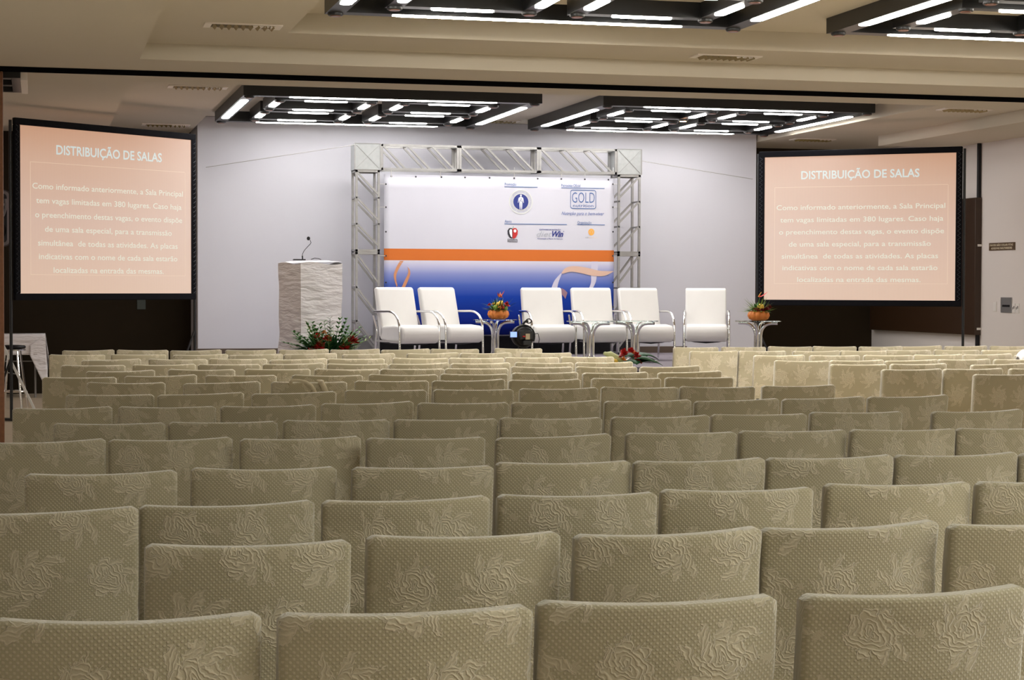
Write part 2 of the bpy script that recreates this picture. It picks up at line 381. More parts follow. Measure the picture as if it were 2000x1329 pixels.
# ------------------------------------------------------------------ ceiling light grids
def light_grid():
    root = empty('ceiling_light')
    W, D, H = 3.47, 3.50, .13
    bw = .15
    o = MB()
    def ring(mb, x0, y0, x1, y1, b, z0=-H, z1=0.):
        mb.box((x0, y0, z0), (x1, y0+b, z1)); mb.box((x0, y1-b, z0), (x1, y1, z1))
        mb.box((x0, y0+b, z0), (x0+b, y1-b, z1)); mb.box((x1-b, y0+b, z0), (x1, y1-b, z1))
    ring(o, -W/2, -D/2, W/2, D/2, bw)
    o.build('outer_frame', BLACKM, root)
    def lens(x0, y0, x1, y1):
        # rounded lamp lens standing just proud of the bar
        r = min(x1-x0, y1-y0)/2*.98; cx, cy = (x0+x1)/2, (y0+y1)/2
        hx, hy = (x1-x0)/2-r, (y1-y0)/2-r
        pts = [(cx+sx*hx+r*cos(a0+a), cy+sy*hy+r*sin(a0+a)) for sx, sy, a0 in ((1,1,0),(-1,1,pi/2),(-1,-1,pi),(1,-1,1.5*pi)) for a in [pi/2*i/5 for i in range(6)]]
        n = len(pts); m_ = MB()
        m_.add([(x, y, -H+.01) for x, y in pts]+[(x, y, -H-.004) for x, y in pts]+[(cx+(x-cx)*.97, cy+(y-cy)*.97, -H-.007) for x, y in pts],
               [(i, (i+1) % n, n+(i+1) % n, n+i) for i in range(n)]+[(n+i, n+(i+1) % n, 2*n+(i+1) % n, 2*n+i) for i in range(n)]+[tuple(range(3*n-1, 2*n-1, -1))])
        return m_.build('light_tube', TUBEM, root)
    L = 2.42; q = .045
    lens(-L/2, -D/2+q, L/2, -D/2+bw-q+.01); lens(-L/2, D/2-bw+q-.01, L/2, D/2-q)
    lens(-W/2+q-.015, -L/2, -W/2+bw-q+.015, L/2); lens(W/2-bw+q-.015, -L/2, W/2-q+.015, L/2)
    rs, ib, g = 1.20, .13, .14
    for sx in (-1, 1):
        for sy in (-1, 1):
            cx, cy = sx*(g/2+rs/2+.06), sy*(g/2+rs/2+.06)
            m_ = MB(); ring(m_, cx-rs/2, cy-rs/2, cx+rs/2, cy+rs/2, ib, -H+.004)
            m_.build('inner_frame', BLACKM, root)
            l = .50; a, b = rs/2-.035, rs/2-ib+.035
            lens(cx-l/2, cy-a, cx+l/2, cy-b); lens(cx-l/2, cy+b, cx+l/2, cy+a)
            lens(cx-a-.01, cy-l/2, cx-b+.01, cy+l/2); lens(cx+b-.01, cy-l/2, cx+a+.01, cy+l/2)
    # short bars tie the rings to the outer frame
    t = MB()
    for s in (-1, 1):
        t.box((s*.75-.05, -D/2+bw, -H+.02), (s*.75+.05, -1.31, 0)); t.box((s*.75-.05, 1.31, -H+.02), (s*.75+.05, D/2-bw, 0))
    t.build('tie_bar', BLACKM, root)
    return root, (W, D, H)
def downlight(root, x, y, H, lit=False):
    m_ = MB().lathe([(.052, -H-.022), (.060, -H-.016), (.062, -H+.004)], 16, (x, y, 0))
    d = m_.build('downlight', BLACKM, root)
    MB().lathe([(.042, -H-.027), (.042, -H-.018)], 16, (x, y, 0)).build('lamp_glass', HOTM if lit else RUST, d)
LG, (LW, LD, LH) = light_grid()
for x, y in [(sx*(LW/2-.075), sy*(LD/2-.075)) for sx in (-1,1) for sy in (-1,1)]: downlight(LG, x, y, LH)
for sx in (-1, 1):
    for sy in (-1, 1):
        cx, cy = sx*.73, sy*.73
        for px, py in ((-.535,-.535),(.535,-.535),(-.535,.535),(.535,.535)): downlight(LG, cx+px, cy+py, LH-.004, False)
spots = [((3.975, 22.84), 'large black ceiling light grid above the truss and lectern, left one behind the track'),
         ((8.19, 22.84), 'large black ceiling light grid above the white armchairs, right one behind the track'),
         ((3.93, 12.93), 'large black ceiling light grid cut by top edge, in front of the track, centre'),
         ((8.19, 12.93), 'large black ceiling light grid cut by the top right corner, nearest the right wall'),
         ((3.93, 1.6), 'added unseen ceiling light grid brightening the nearest rows, left one, above the frame'),  # this grid and the next are added out of view to brighten near chairs
         ((8.19, 1.6), 'added unseen ceiling light grid brightening the nearest rows, right one, above the frame')]
for i, ((x, y), lab) in enumerate(spots):
    o = LG if i == 0 else copy_tree(LG)
    o.location = (x, y, ZC+.02)
    tag(o, lab, 'ceiling light', 'black ceiling light grids')
    if i >= 2:
        for ch in o.children:
            if ch.name.startswith('light_tube'): ch.material_slots[0].link = 'OBJECT'; ch.material_slots[0].material = TUBEF if i < 4 else TUBEN
    if i == 1:
        pass
ZF = ZC+.02
# one downlight of the far right grid burns orange
_q = at_z(1332, 238, ZF-LH-.02)
_best = None
for gr in [g for g in bpy.data.objects if g.name.startswith('ceiling_light') and abs(g.location.x-8.19) < .1 and abs(g.location.y-22.84) < .1]:
    for d in gr.children:
        if d.name.startswith('downlight'):
            x_, y_ = d.data.vertices[0].co.x-.052, d.data.vertices[0].co.y
            k_ = (gr.location.x+x_-_q.x)**2+(gr.location.y+y_-_q.y)**2
            if _best is None or k_ < _best[0]: _best = (k_, d)
for ch in _best[1].children:
    ch.data = ch.data.copy(); ch.data.materials[0] = HOTM; ch['label'] = 'glowing orange lamp glass'

# side lamp on the left soffit
sl = empty('soffit_light', (-.55, 18.35, ZS), label='small unlit black and white light box on the far left soffit beside the partition', cat='ceiling light')
m_ = MB()
m_.box((-.5, -.66, -.07), (.40, -.58, 0)); m_.box((-.5, .58, -.07), (.40, .66, 0)); m_.box((.32, -.58, -.07), (.40, .58, 0)); m_.box((-.5, -.05, -.07), (.32, .05, 0)); m_.box((-.5, -.58, -.07), (-.42, .58, 0))
m_.build('lamp_frame', BLACKM, sl)
MB().box((.402, -.62, -.085), (.46, .62, 0)).build('end_panel', VENTP, sl)
MB().box((-.42, -.57, -.02), (.31, .57, -.003)).build('diffuser', WHITEP, sl)

# air vents
def vent(cx, cy, z, label, w=.62, d=.24):
    o = empty('ceiling_vent', (cx, cy, z), label=label, cat='air vent', group='ceiling air vents')
    f = MB(); f.box((-w/2, -d/2, -.012), (w/2, -d/2+.015, 0)); f.box((-w/2, d/2-.015, -.012), (w/2, d/2, 0))
    f.box((-w/2, -d/2+.015, -.012), (-w/2+.055, d/2-.015, 0)); f.box((w/2-.055, -d/2+.015, -.012), (w/2, d/2-.015, 0))
    f.build('vent_frame', VENTP, o)
    MB().box((-w/2+.055, -d/2+.015, -.004), (w/2-.055, d/2-.015, -.001)).build('backing', mat('vent_dark', (.16, .12, .035), .6) if 'vent_dark' not in bpy.data.materials else bpy.data.materials['vent_dark'], o)
    s_ = MB()
    for k in range(9):
        x = -w/2+.08+k*(w-.16)/8
        s_.box((x-.022, -d/2+.02, -.014), (x+.022, d/2-.02, -.010), Matrix.Rotation(RAD(50), 3, 'Y'), (x, 0, -.012))
    s_.build('slat', GOLD, o)
    s_ = MB()
    for k in range(4):
        x = w/2-.22+k*.047
        s_.add([(x-.018, -d/2+.03, -.018), (x+.022, -d/2+.03, -.018), (x+.002, d/2-.03, -.018), (x-.018, -d/2+.03, -.012), (x+.022, -d/2+.03, -.012), (x+.002, d/2-.03, -.012)], [(0,2,1),(3,4,5),(0,1,4,3),(1,2,5,4),(2,0,3,5)])
    s_.build('deflector', VENTP, o)
vent(1.61, 15.2, ZT, 'white framed brass ceiling vent in front of the track, upper left')
vent(1.64, 19.97, ZT, 'white framed brass ceiling vent just behind the track, upper left')
vent(6.07, 16.04, ZT, 'brass ceiling vent in front of the track, between the two near light grids')
vent(10.55, 20.0, ZT, 'brass ceiling vent behind the track near the right wall')
vent(6.08, 24.83, ZF, 'brass ceiling vent between the two far light grids against the stage wall')
vent(1.62, 24.75, ZT, 'dim brass ceiling vent above the top right corner of the left screen')
vent(10.62, 24.6, ZT, 'dim brass ceiling vent above the top left corner of the right screen')

# black conduit on the right wall beside the right screen
cp = empty('wall_conduit', (XR-.03, 22.97, 0), label='tall black vertical pole against the right wall beside the right screen', cat='pole')
MB().tube([(0, 0, .0), (0, 0, ZS)], .028).build('pole', BLACKP, cp)
for z in (2.06, .93): MB().box((-.033, -.05, z-.015), (.03, .05, z+.015)).build('bracket', WHITEP, cp)
# dark board standing off the right wall behind the screen
p0 = at_x(1908, 386, XR-.08); p1 = at_x(1908, 655, XR-.08)
db = MB().box((XR-.10, p0.y, p1.z), (XR-.004, 26.2, p0.z)).build('wall_board', mat('dark_wood_board', (.035, .016, .006), .45), bevel=.006)
tag(db, 'dark brown wooden board on the right wall behind the right screen', 'board')

# things on the right wall
pw = Plane((XR, 26, 0), (0, -1, 0), (0, 0, 1))
def wall_x(px): return 26-at_x(px, 500, XR).y
s0, s1 = wall_x(1933), wall_x(1983)
sg = empty('wall_sign', (XR, 26-(s0+s1)/2, 2.03), label='small brown notice plaque with two lines of cream capitals on right wall', cat='sign')
def on(parent, ob):   # keep world placement while parenting
    ob.parent = parent; ob.matrix_parent_inverse = Matrix.Translation(parent.location).inverted(); return ob
m_ = MB(); put_rect(m_, pw, s0, 1.985, s1, 2.085, .012, .012); on(sg, m_.build('sign_plate', SIGNB, smooth=0))
m_ = MB(); put_text(m_, pw, 'FAVOR NÃO COLAR FITAS', s0+.03, s1-.04, 2.042, .026, .014, .02); put_text(m_, pw, 'ADESIVAS NAS PAREDES', s0+.06, s1-.06, 2.000, .026, .014, .02)
on(sg, m_.build('lettering', CREAM, smooth=0))
a0, a1 = wall_x(1957), wall_x(1978)
pl_ = empty('wall_panel', (XR, 26-(a0+a1)/2, 1.25), label='brushed steel socket panel with a dark slot on right wall', cat='wall plate')
m_ = MB(); put_rect(m_, pw, a0, 1.16, a1, 1.36, .012, .012); on(pl_, m_.build('plate', PLATE, smooth=0))
m_ = MB()
for k in range(4):
    e = a0+.05+(a1-a0-.1)*k/4; put_rect(m_, pw, e, 1.235, e+.05, 1.262, .018, .006)
on(pl_, m_.build('switch', BLACKP, smooth=0))
a0, a1 = wall_x(1942), wall_x(1948)
m_ = MB(); put_rect(m_, pw, a0, 1.175, a1, 1.30, .01, .01)
tag(m_.build('blank_plate', WHITEP, smooth=0), 'narrow white blank plate on right wall left of the steel panel', 'wall plate')
for q0, q1, lab in ((1979, 1984.5, 'white power outlet on right wall touching the steel panel'), (1985.5, 1992, 'white power outlet on right wall, farther from the steel panel')):
    a0, a1 = wall_x(q0), wall_x(q1)
    so = empty('power_outlet', (XR, 26-(a0+a1)/2, 1.22), label=lab, cat='power outlet', group='outlets on the right wall')
    m_ = MB(); put_rect(m_, pw, a0, 1.16, a1, 1.28, .01, .01); on(so, m_.build('cover_plate', WHITEP, smooth=0))
    m_ = MB(); c0 = (a0+a1)/2; put_rect(m_, pw, c0-.022, 1.205, c0-.008, 1.235, .0115, .003); put_rect(m_, pw, c0+.008, 1.215, c0+.022, 1.25, .0115, .003); on(so, m_.build('socket', BLACKP, smooth=0))
# small socket on the dark wall below the left screen
p = at_y(276, 595, YB)
tag(MB().box((p.x-.06, YB-.02, p.z-.07), (p.x+.06, YB-.001, p.z+.07)).build('socket_box', mat('grey_green_box', (.04, .055, .05), .5), bevel=.004), 'small grey socket box on the dark wall below the left screen', 'socket')

# ================================================================== projection screens
def screen_material():
    m = bpy.data.materials.new('projected_slide'); m.use_nodes = True; t = NT(m)
    t.b.inputs['Base Color'].default_value = (.25, .25, .25, 1); t.b.inputs['Roughness'].default_value = .9
    uv = t.n('ShaderNodeTexCoord').outputs['UV']; sp = t.n('ShaderNodeSeparateXYZ'); t.l(uv, sp.inputs[0])
    v = sp.outputs[1]; u = sp.outputs[0]
    rp = t.n('ShaderNodeValToRGB'); t.l(v, rp.inputs[0]); r = rp.color_ramp
    r.elements[0].position = 0; r.elements[0].color = (.74, .50, .37, 1)
    r.elements[1].position = 1; r.elements[1].color = (.60, .31, .185, 1)
    e = r.elements.new(.45); e.color = (.69, .46, .36, 1)
    e = r.elements.new(.8); e.color = (.66, .40, .28, 1)
    weave = t.m('MULTIPLY', t.m('SINE', t.m('MULTIPLY', u, 900)), .02)
    t.l(rp.outputs[0], t.b.inputs['Emission Color']); t.l(t.m('ADD', .80, weave), t.b.inputs['Emission Strength'])
    return m
SLIDE = screen_material()
TXT1 = mat('slide_title_letters', (.3, .3, .3), .9, emit=(.50, .57, .56), es=1.)
TXT2 = mat('slide_body_letters', (.3, .3, .3), .9, emit=(.61, .60, .50), es=1.)
TXT3 = mat('slide_outline', (.3, .3, .3), .9, emit=(.66, .49, .36), es=1.)
FABB = wobbly(mat('screen_border_cloth', (.006, .006, .009), .9, spec=.15), 30, (.004, .004, .006), (.009, .009, .013))
LINES = [('Como informado anteriormente, a Sala Principal', .066, .947, .372), ('tem vagas limitadas em 380 lugares. Caso haja', .086, .938, .458),
         ('o preenchimento destas vagas, o evento dispõe', .08, .942, .543), ('de uma sala especial, para a transmissão', .133, .876, .628),
         ('simultânea  de todas as atividades. As placas', .095, .913, .712), ('indicativas com o nome de cada sala estarão', .10, .911, .793), ('localizadas na entrada das mesmas.', .18, .825, .875)]
def proj_screen(L, Rg, zb, label, dx):
    L = Vector((L[0], L[1], 0)); Rg = Vector((Rg[0], Rg[1], 0)); W = (Rg-L).length; H = 1.83
    u = (Rg-L).normalized(); pl = Plane((L.x, L.y, zb), u, (0, 0, 1))
    mid = (L+Rg)/2
    root = empty('projection_screen', (mid.x, mid.y, 0), label=label, cat='projection screen', group='fast-fold projection screens')
    m_ = MB(); m_.add([pl.p(0, 0, 0), pl.p(W, 0, 0), pl.p(W, H, 0), pl.p(0, H, 0)], [(0, 1, 2, 3)])
    me = m_.mesh('screen_surface', SLIDE, 0); uvl = me.uv_layers.new(name='UVMap')
    for i, c_ in enumerate(((0,0),(1,0),(1,1),(0,1))): uvl.data[i].uv = c_
    so = bpy.data.objects.new('screen_surface', me); COL.objects.link(so); on(root, so)
    q = so.modifiers.new('solid', 'SOLIDIFY'); q.thickness = .01; q.offset = -1
    m_ = MB(); put_text(m_, pl, 'DISTRIBUIÇÃO DE SALAS', .197*W, .815*W, H*(1-.158), H*.058, .003, .018)
    on(so, m_.build('slide_title_lettering', TXT1, smooth=0))
    for s_, a, b, v in LINES:
        m_ = MB(); put_text(m_, pl, s_, a*W, b*W, H*(1-v), H*.036, .003, .006)
        on(so, m_.build('text_line', TXT2, smooth=0))
    m_ = MB(); e = .004
    for a0, b0, a1, b1 in ((.055, .785, .96, 0), (.055, .112, .96, 0)): put_rect(m_, pl, a0*W, b0*H, a1*W, b0*H+e, .002, .001)
    put_rect(m_, pl, .055*W, .112*H, .055*W+e, .785*H, .002, .001); put_rect(m_, pl, .96*W, .112*H, .96*W+e, .785*H, .002, .001)
    on(so, m_.build('slide_outline', TXT3, smooth=0))
    b = .075; m_ = MB()
    put_rect(m_, pl, -b, -b, W+b, 0, .012, .045); put_rect(m_, pl, -b, H, W+b, H+b, .012, .045)
    put_rect(m_, pl, -b, 0, 0, H, .012, .045); put_rect(m_, pl, W, 0, W+b, H, .012, .045)
    on(root, m_.build('border', FABB, smooth=0, bevel=.008))
    # lacing of snaps down the sides
    lg = bpy.data.materials.get('lacing_grey') or mat('lacing_grey', (.03, .035, .05), .5)
    for a in (-.045, W+.045):
        m_ = MB(); m_.tube([pl.p(a+(.018 if k % 2 else -.018), H*k/68, .016) for k in range(69)], .004, 4); on(root, m_.build('lacing_cord', lg, smooth=0))
    for sx, a in ((-1, -b-.02), (1, W+b+.02)):
        m_ = MB(); m_.tube([pl.p(a, -zb+.01, -.04), pl.p(a, H+.05, -.04)], .017)
        f0 = pl.p(a, -zb+.02, .35); f1 = pl.p(a, -zb+.02, -.42)
        m_.tube([f0, f1], .017)
        on(root, m_.build('leg', BLACKM))
        m_ = MB(); sx*dx > 0 and m_.tube([pl.p(a, -zb+.95, -.04), pl.p(a-sx*abs(dx), -zb+.03, -.04)], .013); m_.tube([pl.p(a, -zb+.7, -.04), pl.p(a, -zb+.03, -.40)], .012)
        on(root, m_.build('brace', BLACKM))
    return root
proj_screen((-.187, 20.985), (1.774, 22.59), 1.39, 'large projection screen at left showing a salmon slide, beside the dark wall', .45)
proj_screen((9.07, 22.535), (10.998, 21.05), 1.325, 'large projection screen at right showing a salmon slide, near the right wall', -.45)

# ================================================================== stage truss and banner
TY0, TY1 = 24.42, 24.76
xa, xb = at_y(693, 300, TY0).x, at_y(1253, 300, TY0).x
zt = at_y(742, 281, TY0).z
cu = .345
zb_ = zt-cu
truss = empty('stage_truss', ((xa+xb)/2, TY0, .55), label='square silver aluminium truss archway framing the printed banner', cat='truss')
for x in (xa, xb-cu):
    m_ = MB().box((x, TY0, zb_), (x+cu, TY1, zt))
    cb = on(truss, m_.build('corner_block', ALUP, smooth=0, bevel=.006))
    m_ = MB()
    yy = TY0-.004
    m_.beam((x+.02, yy, zb_+.02), (x+cu-.02, yy, zt-.02), .008, .004); m_.beam((x+.02, yy, zt-.02), (x+cu-.02, yy, zb_+.02), .008, .004)
    for a, b in (((x,zb_),(x+cu,zb_)),((x+cu,zb_),(x+cu,zt)),((x+cu,zt),(x,zt)),((x,zt),(x,zb_))):
        m_.beam((a[0], yy, a[1]), (b[0], yy, b[1]), .014, .006)
    on(cb, m_.build('plate_crease', ALU, smooth=0))
def seg_h(x0, x1, nd):
    m_ = MB(); t = .030
    for y in (TY0+t/2, TY1-t/2):
        for z in (zb_+t/2, zt-t/2): m_.beam((x0, y, z), (x1, y, z), t)
        for x in (x0+t/2, x1-t/2): m_.beam((x, y, zb_), (x, y, zt), t)
        for k in range(nd):
            a = x0+.03+(x1-x0-.06)*k/nd; b = x0+.03+(x1-x0-.06)*(k+.9)/nd
            m_.beam((a, y, zt-.02), (b, y, zb_+.02), .024)
    for x in (x0+t/2, x1-t/2):
        for z in (zb_+t/2, zt-t/2): m_.beam((x, TY0, z), (x, TY1, z), t)
    for k in range(nd+1):
        a = x0+.03+(x1-x0-.06)*k/nd; m_.beam((a, TY0+.01, zt-.015), (a, TY1-.01, zt-.015), .022)
    on(truss, m_.build('top_segment', ALU, smooth=0))
X0, X1 = xa+cu+.003, xb-cu-.003
cuts = [X0, at_y(897, 300, TY0).x, at_y(1053, 300, TY0).x, X1]
for a, b in zip(cuts, cuts[1:]): seg_h(a+.002, b-.002, 3)
def seg_v(x0, x1, z0, z1, nd, flip):
    m_ = MB(); t = .030
    for y in (TY0+t/2, TY1-t/2):
        for x in (x0+t/2, x1-t/2): m_.beam((x, y, z0), (x, y, z1), t)
        for z in (z0+t/2, z1-t/2): m_.beam((x0, y, z), (x1, y, z), t)
        for k in range(nd):
            a = z1-.03-(z1-z0-.06)*k/nd; b = z1-.03-(z1-z0-.06)*(k+.85)/nd
            p, q = ((x0+.02, y, a), (x1-.02, y, b)) if not flip else ((x1-.02, y, a), (x0+.02, y, b))
            m_.beam(p, q, .024)
    for x in (x0+t/2, x1-t/2):
        for k in range(nd+1):
            z = z0+.02+(z1-z0-.04)*k/nd; m_.beam((x, TY0, z), (x, TY1, z), .022)
    on(truss, m_.build('column_segment', ALU, smooth=0))
zm = at_y(700, 492, TY0).z
for x0, fl in ((xa, False), (xb-cu, True)):
    seg_v(x0+.01, x0+cu-.01, zm+.002, zb_-.002, 3, fl); seg_v(x0+.01, x0+cu-.01, .556, zm-.002, 3, fl)
    m_ = MB().box((x0-.04, TY0-.04, .551), (x0+cu+.04, TY1+.04, .558)); on(truss, m_.build('base_plate', ALUP, smooth=0))
# banner
BY = 24.47
bL, bR = at_y(750, 340, BY).x, at_y(1199.5, 347, BY).x
bT, bB = at_y(750, 340.5, BY).z, at_y(990, 654, BY).z
BW, BH = bR-bL, bT-bB
bp = Plane((bL, BY, bB), (1, 0, 0), (0, 0, 1))
def B(px, py): q = at_y(px, py, BY); return (q.x-bL, q.z-bB)
def banner_material():
    m = bpy.data.materials.new('banner_print'); m.use_nodes = True; t = NT(m); t.b.inputs['Roughness'].default_value = .6; t.b.inputs['Specular IOR Level'].default_value = .12
    sp = t.n('ShaderNodeSeparateXYZ'); t.l(t.n('ShaderNodeTexCoord').outputs['UV'], sp.inputs[0]); u, v = sp.outputs[0], sp.outputs[1]
    o1 = B(975, 487.5)[1]/BH; o0 = B(975, 510)[1]/BH
    rp = t.n('ShaderNodeValToRGB'); t.l(v, rp.inputs[0]); r = rp.color_ramp
    cols = [(0, (.001, .008, .13)), (.10, (.002, .014, .19)), (.24, (.008, .045, .34)), (.315, (.075, .13, .46)), (.385, (.25, .29, .58)), (o0-.03, (.52, .52, .70)), (o0, (.66, .64, .72))]
    r.elements[0].position = 0; r.elements[0].color = (*cols[0][1], 1); r.elements[1].position = cols[-1][0]; r.elements[1].color = (*cols[-1][1], 1)
    for p_, c_ in cols[1:-1]: e = r.elements.new(p_); e.color = (*c_, 1)
    top = t.m('GREATER_THAN', v, o1); bot = t.m('GREATER_THAN', v, o0)
    c = t.mix(bot, rp.outputs[0], (.62, .165, .035)); c = t.mix(top, c, (.60, .60, .675))
    t.l(c, t.b.inputs['Base Color']); return m
ban = empty('banner', ((bL+bR)/2, BY, bB), label='large printed vinyl banner, white above an orange stripe and blue below, tied inside the truss', cat='banner')
m_ = MB(); N = 24
def bf(i, j):
    a, b = i*BW, j*BH
    e = .006*sin(a*9)*(.4+.6*abs(j-.5)*2) + .004*sin(a*21+b*3)
    return bp.p(a, b, e*.4)
m_.grid(bf, 40, 12)
me = m_.mesh('banner_sheet', banner_material(), 60); uvl = me.uv_layers.new(name='UVMap')
for pg in me.polygons:
    for li in pg.loop_indices:
        co = me.vertices[me.loops[li].vertex_index].co; uvl.data[li].uv = ((co.x-bL)/BW, (co.z-bB)/BH)
bs = bpy.data.objects.new('banner_sheet', me); COL.objects.link(bs); on(ban, bs)
q = bs.modifiers.new('solid', 'SOLIDIFY'); q.thickness = .002; q.offset = 1
INK = mat('navy_ink', (.02, .035, .22), .6); INK2 = mat('blue_ink', (.05, .13, .36), .6); GREYI = mat('grey_ink', (.42, .44, .50), .6)
REDI = mat('red_ink', (.50, .02, .02), .6); BLKI = mat('black_ink', (.02, .02, .03), .6); WHI = mat('white_ink', (.80, .80, .86), .6)
ORI = mat('orange_ink', (.85, .42, .08), .6); PEACH = mat('peach_ink', (.68, .46, .36), .6); LAV = mat('lavender_ink', (.60, .58, .72), .6); TANI = mat('tan_orange_ink', (.62, .27, .13), .6)
D0 = .008
def ink(name, m, fn, label=None):
    m_ = MB(); fn(m_); o = on(ban, m_.build(name, m, smooth=0))
    if label: o['label'] = label
    return o
def cap(px0, px1, py, s, h, bold=0., shear=0., d=D0):
    def f(mb): a0, b = B(px0, py); a1, _ = B(px1, py); put_text(mb, bp, s, a0, a1, b, h, d, bold, shear)
    return f
PM = (B(1100, 400)[0]-B(1000, 400)[0])/100
def rule(px0, px1, py):
    def f(mb): a0, b = B(px0, py); a1, _ = B(px1, py); put_rect(mb, bp, a0, b-.004, a1, b+.004, D0, .002)
    return f
def heads(mb):
    for s, x0, x1, y in (('Promoção', 985.5, 1008, 362.5), ('Patrocínio Oficial', 1096, 1133, 365), ('Apoio', 985.5, 999, 435), ('Organização', 1127.5, 1155, 437.5)): cap(x0, x1, y, s, 5.5*PM)(mb)
    for a in ((985, 1049.5, 365), (1096, 1180.5, 367), (985, 1107, 437.5), (1127, 1181, 439)): rule(*a)(mb)
ink('heading_text', INK2, heads)
# seal with a standing figure
cx, cy = B(1017, 394.5)
ink('seal_outer_ring', mat('pale_seal_ring', (.70, .72, .68), .6), lambda mb: (put_ring(mb, bp, cx, cy, 21.5*PM, 23*PM, D0), put_ring(mb, bp, cx, cy, 15.3*PM, 16.3*PM, D0)))
def circ_text(mb):
    s = 'ASSOCIAÇÃO BRASILEIRA DE NUTRIÇÃO ESPORTIVA · '
    for k, ch in enumerate(s):
        if ch == ' ': continue
        vs, fs = text_mesh(ch); a = pi*.5-2*pi*k/len(s)+.9; w_ = 3.2*PM
        x0 = min(p[0] for p in vs); x1 = max(p[0] for p in vs)
        R_ = 17.6*PM
        out = []
        for p in vs:
            tx = (p[0]-(x0+x1)/2)*w_/.8; r_ = R_+p[1]*w_/.8
            out.append(bp.p(cx+r_*cos(a)+tx*sin(a), cy+r_*sin(a)-tx*cos(a), D0))
        mb.add(out, fs)
ink('seal_text', GREYI, circ_text)
ink('seal_disc', INK, lambda mb: put_poly(mb, bp, ellipse(cx, cy, 14.6*PM, 14.6*PM), D0))
def man(mb):
    d = D0+.002
    P = lambda pts: put_poly(mb, bp, [(cx+a*PM, cy+b*PM) for a, b in pts], d)
    put_poly(mb, bp, ellipse(cx, cy+11.7*PM, 1.7*PM, 2.3*PM, 16), d)
    P([(-.8, 10), (.8, 10), (1.2, 8.8), (3.6, 8.2), (3.2, 3), (2.8, -1), (-2.8, -1), (-3.2, 3), (-3.6, 8.2), (-1.2, 8.8)])
    P([(3.7, 8.2), (4.8, 6), (5.8, -1.5), (5.0, -2.2), (3.4, 4)]); P([(-3.7, 8.2), (-3.4, 4), (-5.0, -2.2), (-5.8, -1.5), (-4.8, 6)])
    P([(-2.9, -1.1), (-.2, -1.1), (-.5, -8), (-.9, -14), (-2.1, -14), (-2.7, -7)]); P([(.2, -1.1), (2.9, -1.1), (2.7, -7), (2.1, -14), (.9, -14), (.5, -8)])
ink('seal_figure', WHI, man)
ink('seal_figure_organs', INK, lambda mb: [put_poly(mb, bp, ellipse(cx+a*PM, cy+b*PM, r*PM, r*.5*PM, 12), D0+.004) for a, b, r in ((.3, 5.2, 1.4), (-.4, 2.5, 1.6), (.3, .6, 1.2))])
# sponsor badge
def badge(mb):
    a0, b0 = B(1113.5, 408); a1, b1 = B(1164, 371.5); r = 5*PM; t = 1.3*PM
    def rr(a0, b0, a1, b1, r): 
        P = []
        for x, y, s in ((a1-r, b1-r, 0), (a0+r, b1-r, pi/2), (a0+r, b0+r, pi), (a1-r, b0+r, 1.5*pi)): P += [(x+r*cos(s+pi/2*i/6), y+r*sin(s+pi/2*i/6)) for i in range(7)]
        return P
    o, i_ = rr(a0, b0, a1, b1, r), rr(a0+t*.7, b0+t, a1-t*.7, b1-t, r*.8); n = len(o)
    mb.add([bp.p(x, y, D0) for x, y in o+i_], [(k, (k+1) % n, n+(k+1) % n, n+k) for k in range(n)])
    cap(1117, 1161, 396, 'GOLD', 21*PM, -.012, 0)(mb)
    cap(1119, 1158.5, 404.5, 'nutrition', 6.2*PM, 0)(mb)
ink('badge_lettering', INK2, badge)
ink('slogan_text', mat('slogan_blue', (.10, .16, .42), .6), cap(1096.5, 1179.5, 420, 'Nutrição para o bem-viver', 6.8*PM, 0, .35))
# apple logo
def apple(mb, sx):
    ax, ay = B(1001, 456); pts = [(0, 8.5), (3, 10), (7, 9.5), (10, 5), (9.5, -2), (6, -8), (2.5, -10), (0, -9)]
    put_poly(mb, bp, [(ax+sx*a*PM, ay+b*PM) for a, b in (pts if sx < 0 else pts)][::(1 if sx > 0 else -1)], D0)
ink('apple_logo_right', REDI, lambda mb: apple(mb, 1)); ink('apple_logo_left', BLKI, lambda mb: apple(mb, -1))
ax, ay = B(1001, 456)
ink('apple_highlight', WHI, lambda mb: (put_poly(mb, bp, [(ax+a*PM, ay+b*PM) for a, b in ((-1.2, 7), (-1, -8), (-3.5, -6), (-6, 0), (-6.5, 5), (-4.5, 8))], D0+.002), put_poly(mb, bp, ellipse(ax+4.5*PM, ay+4.5*PM, 2.6*PM, 3*PM, 14), D0+.002)))
ink('apple_stalk', mat('green_ink', (.1, .25, .08), .6), lambda mb: put_poly(mb, bp, [(ax+a*PM, ay+b*PM) for a, b in ((-.5, 9), (.6, 9), (2, 13), (1, 13.4))], D0+.002))
def apple_t(mb): cap(991, 1010.5, 469.8, 'Consultoria', 3.4*PM, .02)(mb); cap(991, 1010.5, 473.3, 'Nutricional', 3.2*PM, .02)(mb)
ink('apple_caption', BLKI, apple_t)
def dw(mb): cap(1078, 1100, 462.5, 'Win', 11*PM, .035, .35)(mb); cap(1053, 1095, 450, 'SOFTWARE DE NUTRIÇÃO', 2.6*PM, .02)(mb); cap(1049, 1099, 467.5, 'Alimentação e Planos de Nutrição', 2.6*PM, .01)(mb); mb and put_ring(mb, bp, *B(1100.5, 452.5), .6*PM, 1.1*PM, D0, 12)
ink('software_logo_bold', INK, dw)
ink('software_logo_light', GREYI, cap(1047.5, 1078, 462.5, 'diet', 11*PM, .0, .35))
def orgl(mb): put_ring(mb, bp, *B(1154.5, 453.5), 3.2*PM, 5.9*PM, D0, 24, 1.1); put_rect(mb, bp, *B(1152.3, 457), *B(1156.8, 450.5), D0, .001)
ink('organiser_logo', ORI, orgl)
